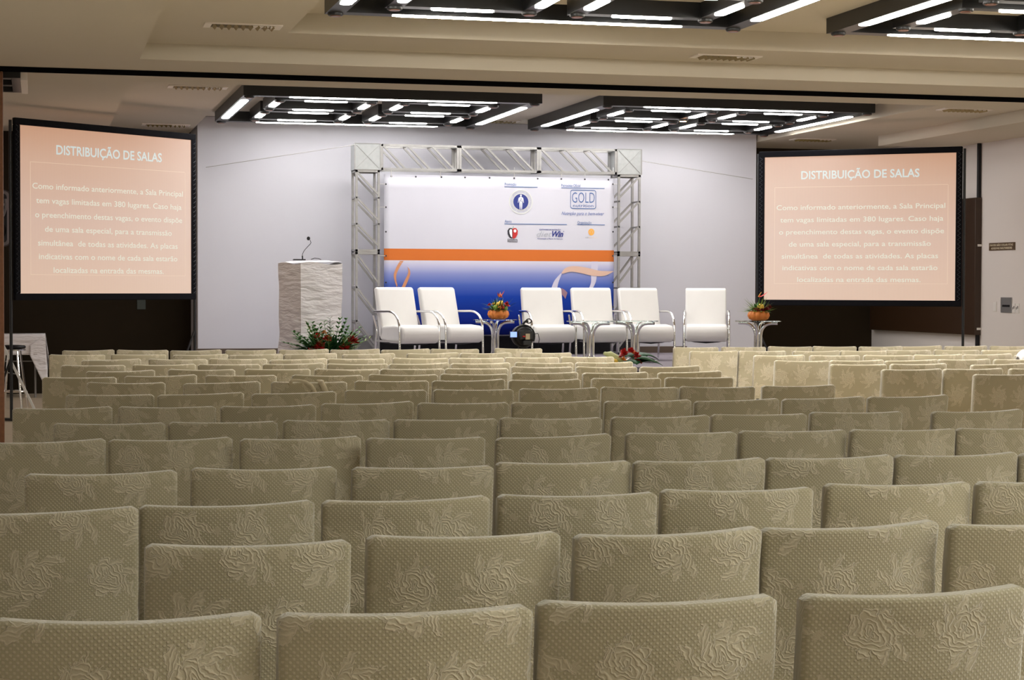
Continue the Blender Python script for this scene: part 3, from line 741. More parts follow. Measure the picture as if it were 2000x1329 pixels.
def oc(mb): cap(1142.5, 1149, 465.3, 'AB', 2.6*PM, .01)(mb)
ink('organiser_initials', GREYI, oc); ink('organiser_name', mat('pale_orange_ink', (.75, .60, .45), .6), cap(1149.5, 1166, 465.3, 'Eventos', 2.6*PM))
# ribbons
def catm(pts, n=6):
    P = [pts[0]]+pts+[pts[-1]]; out = []
    for i in range(1, len(P)-2):
        for k in range(n):
            t = k/n; a, b, c_, d = P[i-1], P[i], P[i+1], P[i+2]
            out.append(tuple(.5*((2*b[j])+(-a[j]+c_[j])*t+(2*a[j]-5*b[j]+4*c_[j]-d[j])*t*t+(-a[j]+3*b[j]-3*c_[j]+d[j])*t**3) for j in (0, 1)))
    return out+[pts[-1]]
def rib(L_, R_, d=D0):
    return lambda mb: put_strip(mb, bp, [B(*p) for p in catm(L_)], [B(*p) for p in catm(R_)], d)
ink('ribbon_orange_left', TANI, rib([(781, 510), (774, 522), (769, 537), (771, 550), (775, 562)], [(788, 510), (780, 523), (774, 537), (774, 549), (776, 556)]))
ink('ribbon_orange_right', TANI, rib([(796, 521), (797, 533), (790, 549), (782, 566)], [(800, 527), (801, 536), (796, 550), (788, 567)], D0+.002))
ink('ribbon_white_left', LAV, rib([(772, 549), (776, 558), (784, 565), (800, 572)], [(774, 555), (780, 562), (790, 563), (803, 568)], D0+.001))
ink('ribbon_white_top', LAV, rib([(763, 511), (780, 513), (793, 518), (799, 527)], [(770, 511), (785, 514), (796, 520), (798, 523)], D0+.001))
ink('ribbon_peach', PEACH, rib([(1096, 534), (1104, 524), (1120, 520), (1145, 523), (1170, 529), (1198, 530)], [(1099, 535), (1115, 531), (1135, 534), (1158, 539), (1180, 539), (1198, 530.5)], D0+.002))
ink('ribbon_pale_left', LAV, rib([(1095, 534), (1083, 548), (1077, 562)], [(1097, 535), (1091, 550), (1088, 563)]))
ink('ribbon_pale_right', LAV, rib([(1154, 538), (1154, 552), (1149, 566)], [(1165, 540), (1163, 552), (1156, 566)]))
ink('ribbon_pale_upper', LAV, rib([(1155.5, 511), (1154.5, 520), (1154, 526)], [(1167.5, 511), (1167.5, 520), (1167, 529)]))
ink('ribbon_rose_low', mat('rose_ink', (.30, .17, .22), .6), rib([(1062, 566), (1080, 563), (1098, 564), (1108, 572)], [(1062, 570), (1080, 572), (1096, 575), (1104, 584)]))
# eyelets and ties
m_ = MB()
for px in (764, 812, 862, 908, 956, 1004, 1050, 1096, 1142, 1188): put_poly(m_, bp, ellipse(*[B(px, 344.5+(px-750)*.0155)[k] for k in (0, 1)], .012, .012, 10), D0)
for py in (360, 405, 453, 500, 552, 600):
    for px in (753.5, 1197): put_poly(m_, bp, ellipse(*B(px, py), .012, .012, 10), D0)
on(ban, m_.build('eyelet', BLKI, smooth=0))
m_ = MB()
for px in (764, 860, 1004, 1096, 1142, 1197):
    a, b = B(px, 346); p0 = bp.p(a, b, .012); m_.tube([p0, p0+Vector((0, 0, .13))], .004, 6)
for py in (360, 405, 500):
    a, b = B(752, py); p0 = bp.p(a, b, .012); m_.tube([p0, p0+Vector((-.12, 0, .0))], .004, 6)
    a, b = B(1197.5, py); p0 = bp.p(a, b, .012); m_.tube([p0, p0+Vector((.12, 0, .0))], .004, 6)
on(ban, m_.build('cable_tie', WHITEP, smooth=0))
# thin wires from the truss to the wall edges
for (p0, p1), lab in (((at_y(402, 327, 25.2), Vector((xa, TY0+.05, zt-.02))), 'thin grey wire from truss top left corner to the left edge of the white wall'),
                      ((Vector((xb, TY0+.05, zt-.15)), at_y(1470, 350, 25.2)), 'thin grey wire from truss right corner to the right edge of the white wall')):
    tag(MB().tube([p0, p1], .004, 6).build('guy_wire', mat('wire_grey', (.35, .34, .33), .5) if 'wire_grey' not in bpy.data.materials else bpy.data.materials['wire_grey']), lab, 'wire', 'wires staying the truss')

# ================================================================== furniture on the stage
SZ = .55
def soft_box(mb, fn, nu=10, nv=10):
    mb.grid(fn, nu, nv)
def cushion(name, parent, pts2d, w, m=LEATHER, bev=.035):
    """profile in y-z extruded across x, edges well rounded"""
    n = len(pts2d); mb = MB()
    mb.add([(-w/2, y, z) for y, z in pts2d]+[(w/2, y, z) for y, z in pts2d],
           [tuple(range(n))[::-1], tuple(range(n, 2*n))]+[(i, (i+1) % n, n+(i+1) % n, n+i) for i in range(n)])
    # orientation fix
    o = mb.build(name, m, parent, smooth=60, bevel=bev, seg=5)
    return o
def armchair():
    r = empty('armchair')
    # faces -y
    cushion('seat_cushion', r, [(-.48, .235), (-.53, .29), (-.54, .375), (-.50, .445), (-.30, .46), (.02, .44), (.02, .28), (-.2, .24)][::-1], .53, bev=.03)
    cushion('backrest', r, [(-.07, .36), (.075, .90), (.11, .925), (.165, .905), (.03, .31), (-.04, .30)][::-1], .53, bev=.028)
    x = .285
    fr = []
    for s in (-1, 1):
        m_ = MB()
        path = [(s*x, .10, .62), (s*x, -.22, .625)]+arc((s*x, -.22, .625), (s*x, -.44, .625), (s*x, -.475, .44), 9)[1:]+[(s*x, -.49, .02)]
        m_.tube(path, .015, 10)
        m_.build('arm', CHROME, r)
        m_ = MB(); m_.tube([(s*x, .13, .57), (s*x, .055, .42), (s*x, .05, .36), (s*x, .10, .02)], .013, 10)
        m_.build('rear_leg', CHROME, r)
        MB().box((s*x-.006, -.47, .25), (s*x+.006, .06, .275)).build('side_rail', CHROME, r)
    m_ = MB()
    for y in (-.40, 0.): m_.tube([(-x, y, .262), (-.15, y, .235), (0, y, .222), (.15, y, .235), (x, y, .262)], .010, 8)
    m_.build('under_frame', BLACKM, r)
    return r
AC = armchair()
ac = [((4.31, 22.66), 21, 'white leather armchair turned right, leftmost of the pair beside the lectern'),
      ((4.90, 22.90), 24, 'white leather armchair turned right, beside the pumpkin table on its left'),
      ((6.21, 22.85), 1, 'white leather armchair right of the pumpkin table, behind the black video camera'),
      ((6.87, 22.85), 2, 'white leather armchair behind the left one of the twin glass tables'),
      ((7.50, 22.85), 2, 'white leather armchair behind the right one of the twin glass tables'),
      ((8.43, 22.95), -19, 'white leather armchair standing apart at right, facing straight to the viewer')]
for i, ((x, y), a, lab) in enumerate(ac):
    o = AC if i == 0 else copy_tree(AC)
    o.location = (x, y, SZ+.0); o.rotation_euler = (0, 0, RAD(a)); tag(o, lab, 'armchair', 'white armchairs on the stage')
def glass_table():
    r = empty('glass_table')
    m_ = MB().lathe([(.286, .507), (.29, .511), (.29, .516), (.286, .519)], 48); m_.build('table_top', GLASS, r)
    for k in range(4):
        a = pi/2*k+pi/4
        d = Vector((cos(a), sin(a), 0))
        path = [d*.035+Vector((0, 0, .12)), d*.035+Vector((0, 0, .33))]+arc(d*.035+Vector((0,0,.33)), d*.045+Vector((0,0,.478)), d*.17+Vector((0,0,.484)), 8)[1:]+[d*.25+Vector((0,0,.486))]
        low = [d*.30+Vector((0,0,.018)), d*.13+Vector((0,0,.02))]+arc(d*.13+Vector((0,0,.02)), d*.04+Vector((0,0,.03)), d*.035+Vector((0,0,.12)), 6)[1:]
        l_ = MB().tube(low+path[1:], .018, 10).build('leg', CHROME, r)
        MB().lathe([(.014, .486), (.014, .507)], 12, d*.235).build('rubber_pad', BLACKP, l_)
    return r
GT = glass_table()
gt = [((5.61, 22.97), 20, 'small round glass table with chrome legs, between the armchair pair and the row of three'),
      ((6.52, 21.80), 8, 'round glass table with chrome legs, left of the twin tables at stage centre'),
      ((7.12, 21.90), 8, 'round glass table with chrome legs, right of the twin tables at stage centre'),
      ((8.68, 21.75), 8, 'small round glass table with chrome legs at the right end of the stage')]
for i, ((x, y), a, lab) in enumerate(gt):
    o = GT if i == 0 else copy_tree(GT)
    o.location = (x, y, SZ); o.rotation_euler = (0, 0, RAD(a)); tag(o, lab, 'table', 'round glass tables on the stage')

# ------------------------------------------------------------------ plants
def pumpkin_mat():
    m = mat('pumpkin_skin', (.75, .22, .03), .45); t = NT(m)
    g = t.n('ShaderNodeTexCoord').outputs['Object']
    t.l(t.mix(t.noise(14, g), (.62, .15, .02), (.85, .30, .06)), t.b.inputs['Base Color']); return m
PUMPK = pumpkin_mat()
def blade(mb, base, d, L, wd, droop=.25, seg=5, twist=0.):
    """one pointed leaf blade bending under its weight"""
    base = Vector(base); d = Vector(d).normalized(); side = d.cross(Vector((0, 0, 1)))
    if side.length < .1: side = Vector((1, 0, 0))
    side.normalize(); side = Matrix.Rotation(twist, 3, d) @ side
    vs = []; up = side.cross(d)
    for i in range(seg+1):
        t = i/seg; c_ = base+d*L*t+Vector((0, 0, -droop*L*t*t)); w_ = wd*sin(pi*min(1, .12+t*.88))**.8*.5+.0005
        vs += [c_-side*w_, c_+up*w_*.25, c_+side*w_]
    fs = []
    for i in range(seg): fs += [(3*i, 3*i+1, 3*i+4, 3*i+3), (3*i+1, 3*i+2, 3*i+5, 3*i+4)]
    mb.add(vs, fs)
def dirv(az, el): return Vector((cos(az)*cos(el), sin(az)*cos(el), sin(el)))
def bushy(rng, n, L, wd, base, el0=.1, el1=1.3, rad=.03, droop=.25):
    mb = MB()
    for k in range(n):
        az = rng.uniform(0, 2*pi); el = rng.uniform(el0, el1)
        d = dirv(az, el); b = Vector(base)+Vector((cos(az), sin(az), 0))*rng.uniform(0, rad)
        blade(mb, b, d, L*rng.uniform(.6, 1.1), wd*rng.uniform(.7, 1.2), droop, 5, rng.uniform(-.5, .5))
    return mb
def sprigs(rng, n, base, L, leafL, leafW, rad=.03, el0=.2, el1=1.3):
    """stems carrying pairs of small leaves"""
    mb = MB()
    for k in range(n):
        az = rng.uniform(0, 2*pi); d = dirv(az, rng.uniform(el0, el1)); b = Vector(base)+Vector((cos(az), sin(az), 0))*rng.uniform(0, rad)
        l = L*rng.uniform(.6, 1.1); mb.tube([b, b+d*l*.5, b+d*l-Vector((0, 0, .1*l))], .0025, 5)
        for i in range(3, 9):
            t = i/8; p = b+d*l*t-Vector((0, 0, .1*l*t*t))
            for s in (-1, 1):
                sd = d.cross(Vector((0, 0, 1))).normalized()*s
                blade(mb, p, (d*.6+sd*.8+Vector((0,0,rng.uniform(-.1,.5)))), leafL*rng.uniform(.7, 1.1), leafW, .2, 3)
    return mb
def anthurium(mb, sp, base, d, size):
    """heart-shaped waxy bract and its spadix"""
    base = Vector(base); d = Vector(d).normalized(); side = d.cross(Vector((0,0,1))).normalized(); nrm = side.cross(d)
    pts = []
    for i in range(20):
        t = 2*pi*i/20; hx = .8*sin(t)**3; hy = (13*cos(t)-5*cos(2*t)-2*cos(3*t)-cos(4*t))/17
        pts.append(base+side*hx*size*.6-d*(hy-.9)*size*.55+nrm*(.08*size*cos(2*t)))
    c_ = base+d*size*.3-nrm*.03*size
    mb.add([c_]+pts, [(0, 1+i, 1+(i+1) % 20) for i in range(20)])
    sp.tube([base+d*size*.1, base+d*size*.5+nrm*size*.25], [.006, .004], 6)
def blossom(mb, c_, r, rng, n=26):
    """ball of many upright petals"""
    for k in range(n):
        blade(mb, c_, dirv(rng.uniform(0, 2*pi), rng.uniform(-.3, 1.5)), r*rng.uniform(.8, 1.1), r*.5, .05, 3, rng.uniform(-1, 1))
def arrangement(x, y, z, seed, label, variant):
    rng = random.Random(seed)
    r = empty('pumpkin_flower_arrangement', (x, y, z), label=label, cat='flower arrangement', group='pumpkin flower arrangements on tables')
    R_ = .140
    prof = [(.02, .004), (.08, .0), (.122, .022), (R_, .062), (.130, .100), (.095, .122), (.05, .118), (.02, .112)]
    MB().lathe(prof, 72, rib=lambda a: .84+.16*abs(sin(a*5.5))**.55).build('pumpkin', PUMPK, r, smooth=80)
    top = (0, 0, .10)
    bushy(rng, 70, .17, .028, top, .15, 1.35, .05).build('foliage', LEAF, r, smooth=0)
    bushy(rng, 80, .23, .009, top, .1, 1.2, .05, .1).build('grass_blades', LEAFL if variant else LEAFD, r, smooth=0)
    fr = [((-.05, -.06, .15), .026, GRNF), ((.02, -.06, .205), .026, YELF), ((-.02, -.07, .19), .022, YELF), ((.085, -.05, .14), .022, GRNF), ((.0, -.08, .15), .02, ORGF)] if variant == 0 else [((-.0, -.07, .17), .032, YELF), ((.08, -.06, .145), .022, DRED), ((-.06, -.06, .13), .022, GRNF)]
    for p, rr, mm in fr: MB().ball(p, rr*1.3, 14, 10).build('fruit', mm, r)
    mb = MB()
    if variant == 0:
        for p, q in (((.10, -.06, .18), .05), ((.03, -.09, .145), .04), ((-.12, -.02, .18), .028)): blossom(mb, p, q, rng)
        mb.build('blossom', REDF, r, smooth=0)
        mb = MB(); blossom(mb, (-.075, -.05, .19), .028, rng); mb.build('yellow_blossom', YELF, r, smooth=0)
    else:
        for p, q in (((-.07, -.08, .13), .045), ((.0, -.11, .125), .04), ((.07, -.08, .13), .05), ((.12, -.04, .16), .05)): blossom(mb, p, q, rng)
        mb.build('blossom', DRED, r, smooth=0)
    mb = MB(); sp = MB()
    if variant == 0:
        anthurium(mb, sp, (.0, -.03, .28), (.5, -.2, .55), .11); anthurium(mb, sp, (.05, -.02, .27), (-.6, -.2, .5), .10)
    else:
        anthurium(mb, sp, (-.02, 0, .29), (.75, -.2, .35), .15)
    mb.build('anthurium_bract', PINKF if variant == 0 else REDF, r, smooth=0); sp.build('spadix', YELF, r)
    st_ = MB().tube([(0, 0, .10), (0, -.02, .2), (.0, -.02, .29)], .004, 6); st_.build('stem', LEAF, r)
pt = (5.70, 22.95)
arrangement(5.64, 22.93, SZ+.5195, 3, 'pumpkin vase with mixed fruit and flowers on the glass table left of the video camera', 0)
arrangement(8.68, 21.74, SZ+.5195, 5, 'pumpkin vase with one tall red flower on the rightmost glass table', 1)
# big low arrangement in front of the lectern
rng = random.Random(11)
q = at_y(642, 690, 21.0)
fa = empty('flower_bed_arrangement', (q.x, 21.0, SZ), label='wide low arrangement of red flowers and green foliage at the foot of the lectern', cat='flower arrangement')
MB().lathe([(.10, .001), (.14, .01), (.15, .07), (.14, .075)], 24).build('bowl', BLACKP, fa)
sprigs(rng, 60, (0, 0, .14), .46, .07, .028, .13, .1, 1.35).build('foliage', LEAF, fa, smooth=0)
sprigs(rng, 20, (0, 0, .08), .54, .07, .014, .12, .1, 1.2).build('light_foliage', LEAFL, fa, smooth=0)
bushy(rng, 210, .36, .040, (0, 0, .17), -.2, 1.2, .2).build('leaf_blade', LEAFD, fa, smooth=0)
for p, rr in (((-.13, -.20, .25), .085), ((-.22, -.16, .20), .06), ((.15, -.20, .22), .08), ((.25, -.18, .30), .085), ((.10, -.22, .16), .06), ((-.05, -.22, .33), .065), ((-.16, -.2, .36), .05)):
    mb = MB(); blossom(mb, p, rr, rng, 40); mb.build('red_blossom', REDF, fa, smooth=0)
mb = MB(); blossom(mb, (.04, -.17, .12), .05, rng); blossom(mb, (-.06, -.05, .40), .04, rng); blossom(mb, (.12, -.16, .13), .04, rng); mb.build('orange_blossom', ORGF, fa, smooth=0)
mb = MB(); blade(mb, (.2, -.05, .3), (.45, 0, .8), .20, .02, 0); blade(mb, (-.15, -.05, .2), (-.6, 0, .5), .22, .02, 0); mb.build('red_bract', REDF, fa, smooth=0)
# vegetables and leaves at the stage edge
rng = random.Random(21)
q = at_y(1222, 716, 20.45)
fb = empty('harvest_arrangement', (q.x, 20.45, SZ), label='low arrangement of pale gourd, red flowers and broad dark leaves at the stage edge', cat='flower arrangement')
mb = MB(); mb.tube([(-.25, -.03, .165), (-.20, -.03, .155), (-.12, -.03, .12), (-.04, -.02, .08)], [.022, .042, .035, .028], 14); mb.ball((-.255, -.03, .167), .024); mb.build('gourd', GOURD, fb)
MB().ball((-.17, -.10, .08), .04, 14, 10, (1.2, 1, .8)).build('yellow_fruit', YELF, fb)
bushy(rng, 40, .26, .014, (-.18, 0, .03), -.02, .45, .1, .15).build('grass_blades', LEAFL, fb, smooth=0)
for p, rr in (((-.05, -.08, .15), .085), ((.04, -.07, .19), .06), ((.10, -.10, .14), .06)):
    mb = MB(); blossom(mb, p, rr, rng, 34); mb.build('red_blossom', REDF, fb, smooth=0)
mb = MB(); blossom(mb, (-.06, -.10, .10), .04, rng); blossom(mb, (.10, -.02, .17), .035, rng); mb.build('orange_blossom', ORGF, fb, smooth=0)
mb = MB(); mb.tube([(.08, -.1, .12), (.16, -.11, .06)], [.02, .012], 8); mb.build('red_pepper', REDF, fb)
for (bx, by, bz), az, L_, W_ in (((.08, .02, .10), -.1, .38, .30), ((.10, -.05, .08), -.8, .30, .26), ((.05, .04, .12), .5, .34, .28), ((.0, -.10, .06), -1.3, .22, .20), ((.12, -.02, .04), -.35, .36, .26)):
    mb = MB()
    d = dirv(az, .55)
    blade(mb, (bx, by, bz), d, L_, W_, .55, 9); mb.build('broad_leaf', LEAFD, fb, smooth=50, solid=.003)

# ------------------------------------------------------------------ lectern under a cloth, with its microphone
lx, ly = 3.13, 22.05
lec = empty('lectern', (lx, ly, SZ), RAD(27), label='lectern wrapped in a creased white cloth, left of the truss', cat='lectern')
LWd, LDp, LHt = .60, .46, 1.20
def lect(u, v):
    # u runs round the prism, v from floor to top
    per = [(-LWd/2, -LDp/2), (LWd/2, -LDp/2), (LWd/2, LDp/2), (-LWd/2, LDp/2)]
    k = int(u*4) % 4; t = u*4-int(u*4)
    if u >= 1: k, t = 0, 0
    p = Vector(per[k]).lerp(Vector(per[(k+1) % 4]), t)
    cl = p.normalized(); e = 1+.02*sin(v*9+u*20)
    sl = sin(44*u+12*v)*.002+sin(17*u+15*v)*.003
    swag = .006*abs(sin(v*13+2.2*u*4+1.2*sin(u*14)))*(1-v)*(.4+abs(sin(u*9)))
    pinch = 1-.07*(1-v)*sin(v*pi)
    fl = .05*(1-v)**3
    p = p*(pinch)+cl*(sl+swag+fl*.4)
    z = v*LHt-(.0 if v < 1 else 0)
    return (p.x, p.y, z+(.015*sin(u*25)*v))
mb = MB().grid(lect, 128, 60)
o = mb.build('cloth', CLOTH, lec, smooth=80)
def topf(u, v):
    x, y = (u-.5)*(LWd+.01), (v-.5)*(LDp+.01)
    e = 1-max(abs(u-.5), abs(v-.5))*2
    return (x, y, LHt+.012+.02*min(1, e*3)*(1+.5*sin(x*30+y*12))*.6+.02*(u-.4))
MB().grid(topf, 24, 20).build('cloth_top', CLOTH, lec, smooth=80)
MB().box((-LWd/2+.03, -LDp/2+.03, .002), (LWd/2-.03, LDp/2-.03, LHt-.02)).build('lectern_body', WHITEP, lec)
mq = at_y(591, 512, ly)
mc = empty('microphone', (mq.x, ly, SZ+LHt+.036), label='black gooseneck microphone rising from the cloth-covered lectern', cat='microphone')
MB().box((-.11, -.06, -.0), (.03, .05, .014)).build('base', BLACKP, mc, bevel=.004)
g0 = Vector((0, 0, .01))
def mp(px, py): a = at_y(px, py, ly); return (a.x-mc.location.x, 0, a.z-mc.location.z)
MB().tube([(0, 0, .01), mp(590.5, 500)], .008, 10).build('holder', BLACKP, mc)
MB().tube([mp(590.5, 500)]+[mp(*p) for p in ((591, 496), (594, 490), (600, 483), (606, 477), (607.5, 474), (605.5, 469))], .0035, 8).build('gooseneck', BLACKP, mc)
a = mp(602.5, 466); MB().ball(a, .020, 14, 10, (1, 1, 1.15)).build('windscreen', BLACKC, mc)
cb = MB().tube([(.10, 0, .012), (.14, -.01, .026), (.19, -.01, .022), (.22, 0, .010)], .004, 6); cb.build('cable', BLACKP, mc)

# ------------------------------------------------------------------ video camera on a tripod in front of the stage
vq = at_y(1021, 657, 19.0)
vc = empty('video_camera', (vq.x, 19.0, 0), label='black video camera with small lit blue screen, in front of the white armchairs', cat='video camera')
zc = vq.z
m_ = MB(); o_ = len(m_.v)
m_.lathe([(.03, -.13), (.095, -.12), (.112, -.07), (.112, .05), (.095, .10), (.05, .12)], 28)
m_.v = [(x, -zz, y+zc) for x, y, zz in m_.v]
m_.build('camera_body', BLACKP, vc)
m_ = MB(); m_.tube([(.115*cos(a), -.05, zc+.115*sin(a)) for a in [pi*1.9*i/24-.5 for i in range(25)]], .010, 8); m_.build('hood_ring', BLACKM, vc)
m_ = MB(); m_.tube([(-.02, -.02, zc+.11), (.02, -.03, zc+.155), (.05, -.03, zc+.16)], .012, 8); m_.tube([(.055+.03*cos(a), -.04, zc+.16+.022*sin(a)) for a in [2*pi*i/16 for i in range(17)]], .006, 6); m_.build('handle', BLACKP, vc)
m_ = MB(); m_.box((-.07, -.16, zc-.03), (.07, -.12, zc+.06)); m_.box((-.04, -.18, zc-.09), (.05, -.12, zc-.04)); m_.build('rear_panel', BLACKM, vc, bevel=.006)
MB().box((-.015, -.1835, zc-.03+.0), (.03, -.161, zc+.03)).build('sticker', mat('sticker_tan', (.45, .38, .25), .6), vc)
MB().box((-.045, -.1832, zc-.005), (-.018, -.161, zc+.008)).build('red_sticker', REDF, vc)
sc = MB().box((-.165, -.10, zc-.012), (-.085, -.085, zc+.052)).build('display_hinge', BLACKP, vc)
MB().box((-.160, -.104, zc-.008), (-.090, -.1005, zc+.048)).build('display', mat('lit_blue_display', (.2, .3, .6), .3, emit=(.30, .45, .95), es=1.1), vc)
m_ = MB(); m_.tube([(.10, -.05, zc+.02), (.15, -.06, zc+.03), (.165, -.06, zc-.03), (.15, -.05, zc-.12), (.08, 0, zc-.14)], .004, 6); m_.build('cable', BLACKP, vc)
MB().lathe([(.04, zc-.20), (.055, zc-.17), (.05, zc-.115)], 16).build('tripod_head', BLACKP, vc)
for k in range(3):
    a = 2*pi*k/3+.5; MB().tube([(.02*cos(a), .02*sin(a), zc-.18), (.33*cos(a), .33*sin(a), .01)], [.016, .010], 8).build('tripod_leg', BLACKM, vc)

# ================================================================== left corner: table, stool, speaker
tb = empty('side_table', (-.55, 25.4, 0), label='table with a plain white cloth under the left screen', cat='table')
tx1, ty0, ty1, tz = .64, -.02, .58, .83
MB().box((-.75, ty0+.01, tz-.03), (tx1-.03, ty1, tz-.004)).build('table_top', DARKWALL, tb)
for x in (-.65, .51):
    for y in (.05, .52): MB().tube([(x, y, .0), (x, y, tz-.03)], .014, 8).build('leg', ALU, tb)
MB().tube([(-.65, .05, .48), (.51, .05, .48)], .008, 6).build('cross_bar', ALU, tb)
tc_ = MB()
def tclf(u, v):   # front overhang
    x = -.78+u*(tx1+.78); drop = .27
    return (x, ty0-.012+.012*sin(x*22)*v-.008*v, tz+.003-drop*v)
tc_.grid(tclf, 40, 8)
def tcltop(u, v): return (-.78+u*(tx1+.78), ty0-.012+v*(ty1-ty0+.02), tz+.003)
tc_.grid(tcltop, 4, 4)
def tclend(u, v):  # the end falls in a long pointed corner
    y = ty0-.012+u*(ty1-ty0+.02); corner = max(0, 1-u*2.2)
    drop = .27+.52*corner
    return (tx1+.07*v*corner+.02*v+.02*sin(u*12)*v-.16*corner*max(0, v-.4), y-.01*v, tz+.003-drop*v)
tc_.grid(tclend, 20, 12)
def tcorn(u, v):
    x = tx1-.17*v*(1-u)*1.0-.17*0; 
    return (tx1-.20*(1-u)*min(1, v*2)+.04*u*v, ty0-.02-.015*v, tz-.0-(.27+.52*(u if True else 0))*v)
tc_.grid(tcorn, 10, 12)
cl_ = tc_.build('tablecloth', CLOTH, smooth=60, solid=.002); cl_.location = (-.55, 25.4, .002)
tag(cl_, 'plain white cloth hanging in a long corner over the side table', 'tablecloth')

stl = empty('bar_stool', (-.30, 23.3, 0), label='chrome bar stool with round black seat beside the brown partition', cat='stool')
zs = .745
MB().lathe([(.10, zs-.035), (.145, zs-.03), (.155, zs-.01), (.145, zs+.008), (.08, zs+.014)], 32).build('seat', BLACKP, stl)
MB().lathe([(.13, zs-.052), (.150, zs-.050), (.150, zs-.037), (.13, zs-.036)], 32).build('seat_rim', CHROME, stl)
for k in range(4):
    a = pi/2*k+.55; MB().tube([(.10*cos(a), .10*sin(a), zs-.045), (.195*cos(a), .195*sin(a), .0)], .013, 8).build('leg', CHROME, stl)
n = 32; MB().tube([(.165*cos(2*pi*i/n), .165*sin(2*pi*i/n), .20) for i in range(n+1)], .009, 8, False).build('foot_ring', CHROME, stl)

ss = empty('speaker_stand', (-.50, 21.3, 0), label='aluminium tripod speaker stand leaning its leg out beside the partition', cat='speaker stand')
MB().tube([(0, 0, .5), (0, 0, 1.90)], .018, 10).build('pole', ALU, ss)
MB().lathe([(.028, .98), (.036, 1.0), (.036, 1.06), (.028, 1.08)], 14).build('collar', ALU, ss)
MB().lathe([(.028, .50), (.034, .51), (.034, .55), (.028, .56)], 14).build('collar', ALU, ss)
for k in range(3):
    a = 2*pi*k/3-.05; e = Vector((cos(a), sin(a), 0))
    MB().beam(e*.03+Vector((0,0,1.02)), e*.50+Vector((0,0,.015)), .045, .025).build('leg', WHITEP, ss)
    MB().beam(e*.03+Vector((0,0,.54)), e*.265+Vector((0,0,.50)), .02, .012).build('brace', ALU, ss)
    
sk = empty('loudspeaker', (-.47, 21.25, 1.90), label='grey-rimmed black loudspeaker half hidden at the left edge of the photo', cat='loudspeaker')
def rrect(w, h, r, n=6):
    P = []
    for x, z, s in ((w/2-r, h-r, 0), (-w/2+r, h-r, pi/2), (-w/2+r, r, pi), (w/2-r, r, 1.5*pi)): P += [(x+r*cos(s+pi/2*i/n), z+r*sin(s+pi/2*i/n)) for i in range(n+1)]
    return P
P0 = rrect(.37, .62, .07); n = len(P0)
mb = MB(); mb.add([(x, -.15, z) for x, z in P0]+[(x*.75, .17, z*.96+.012) for x, z in P0], [tuple(range(n)), tuple(range(2*n-1, n-1, -1))]+[(i+1 if i+1 < n else 0, i, n+i, n+(i+1) % n) for i in range(n)])
mb.build('cabinet', mat('speaker_shell', (.05, .055, .07), .5), sk, bevel=.01)
P1 = rrect(.345, .595, .06); n = len(P1); P2 = rrect(.29, .54, .045)
mb = MB(); mb.add([(x, -.152, z+.012) for x, z in P1]+[(x, -.166, z+.04) for x, z in P2], [(i, (i+1) % n, n+(i+1) % n, n+i) for i in range(n)])
mb.build('front_rim', mat('speaker_rim_grey', (.26, .27, .31), .5), sk, smooth=0, solid=.006)
mb = MB(); mb.tube([(.13, -.165, .52), (.135, -.17, .42), (.11, -.17, .34), (.02, -.17, .30), (-.11, -.17, .34), (-.135, -.17, .42), (-.13, -.165, .52)], .013, 8); mb.tube([(.02, -.168, .30), (.03, -.17, .40), (.13, -.168, .47)], .010, 8)
mb.build('horn_flare', bpy.data.materials['speaker_rim_grey'], sk)
mb = MB(); mb.lathe([(.02, 0), (.08, .01), (.13, .0), (.135, -.01)], 28); mb.v = [(x, -.160-z, y+.18) for x, y, z in mb.v]
mb.build('woofer', BLACKP, sk)

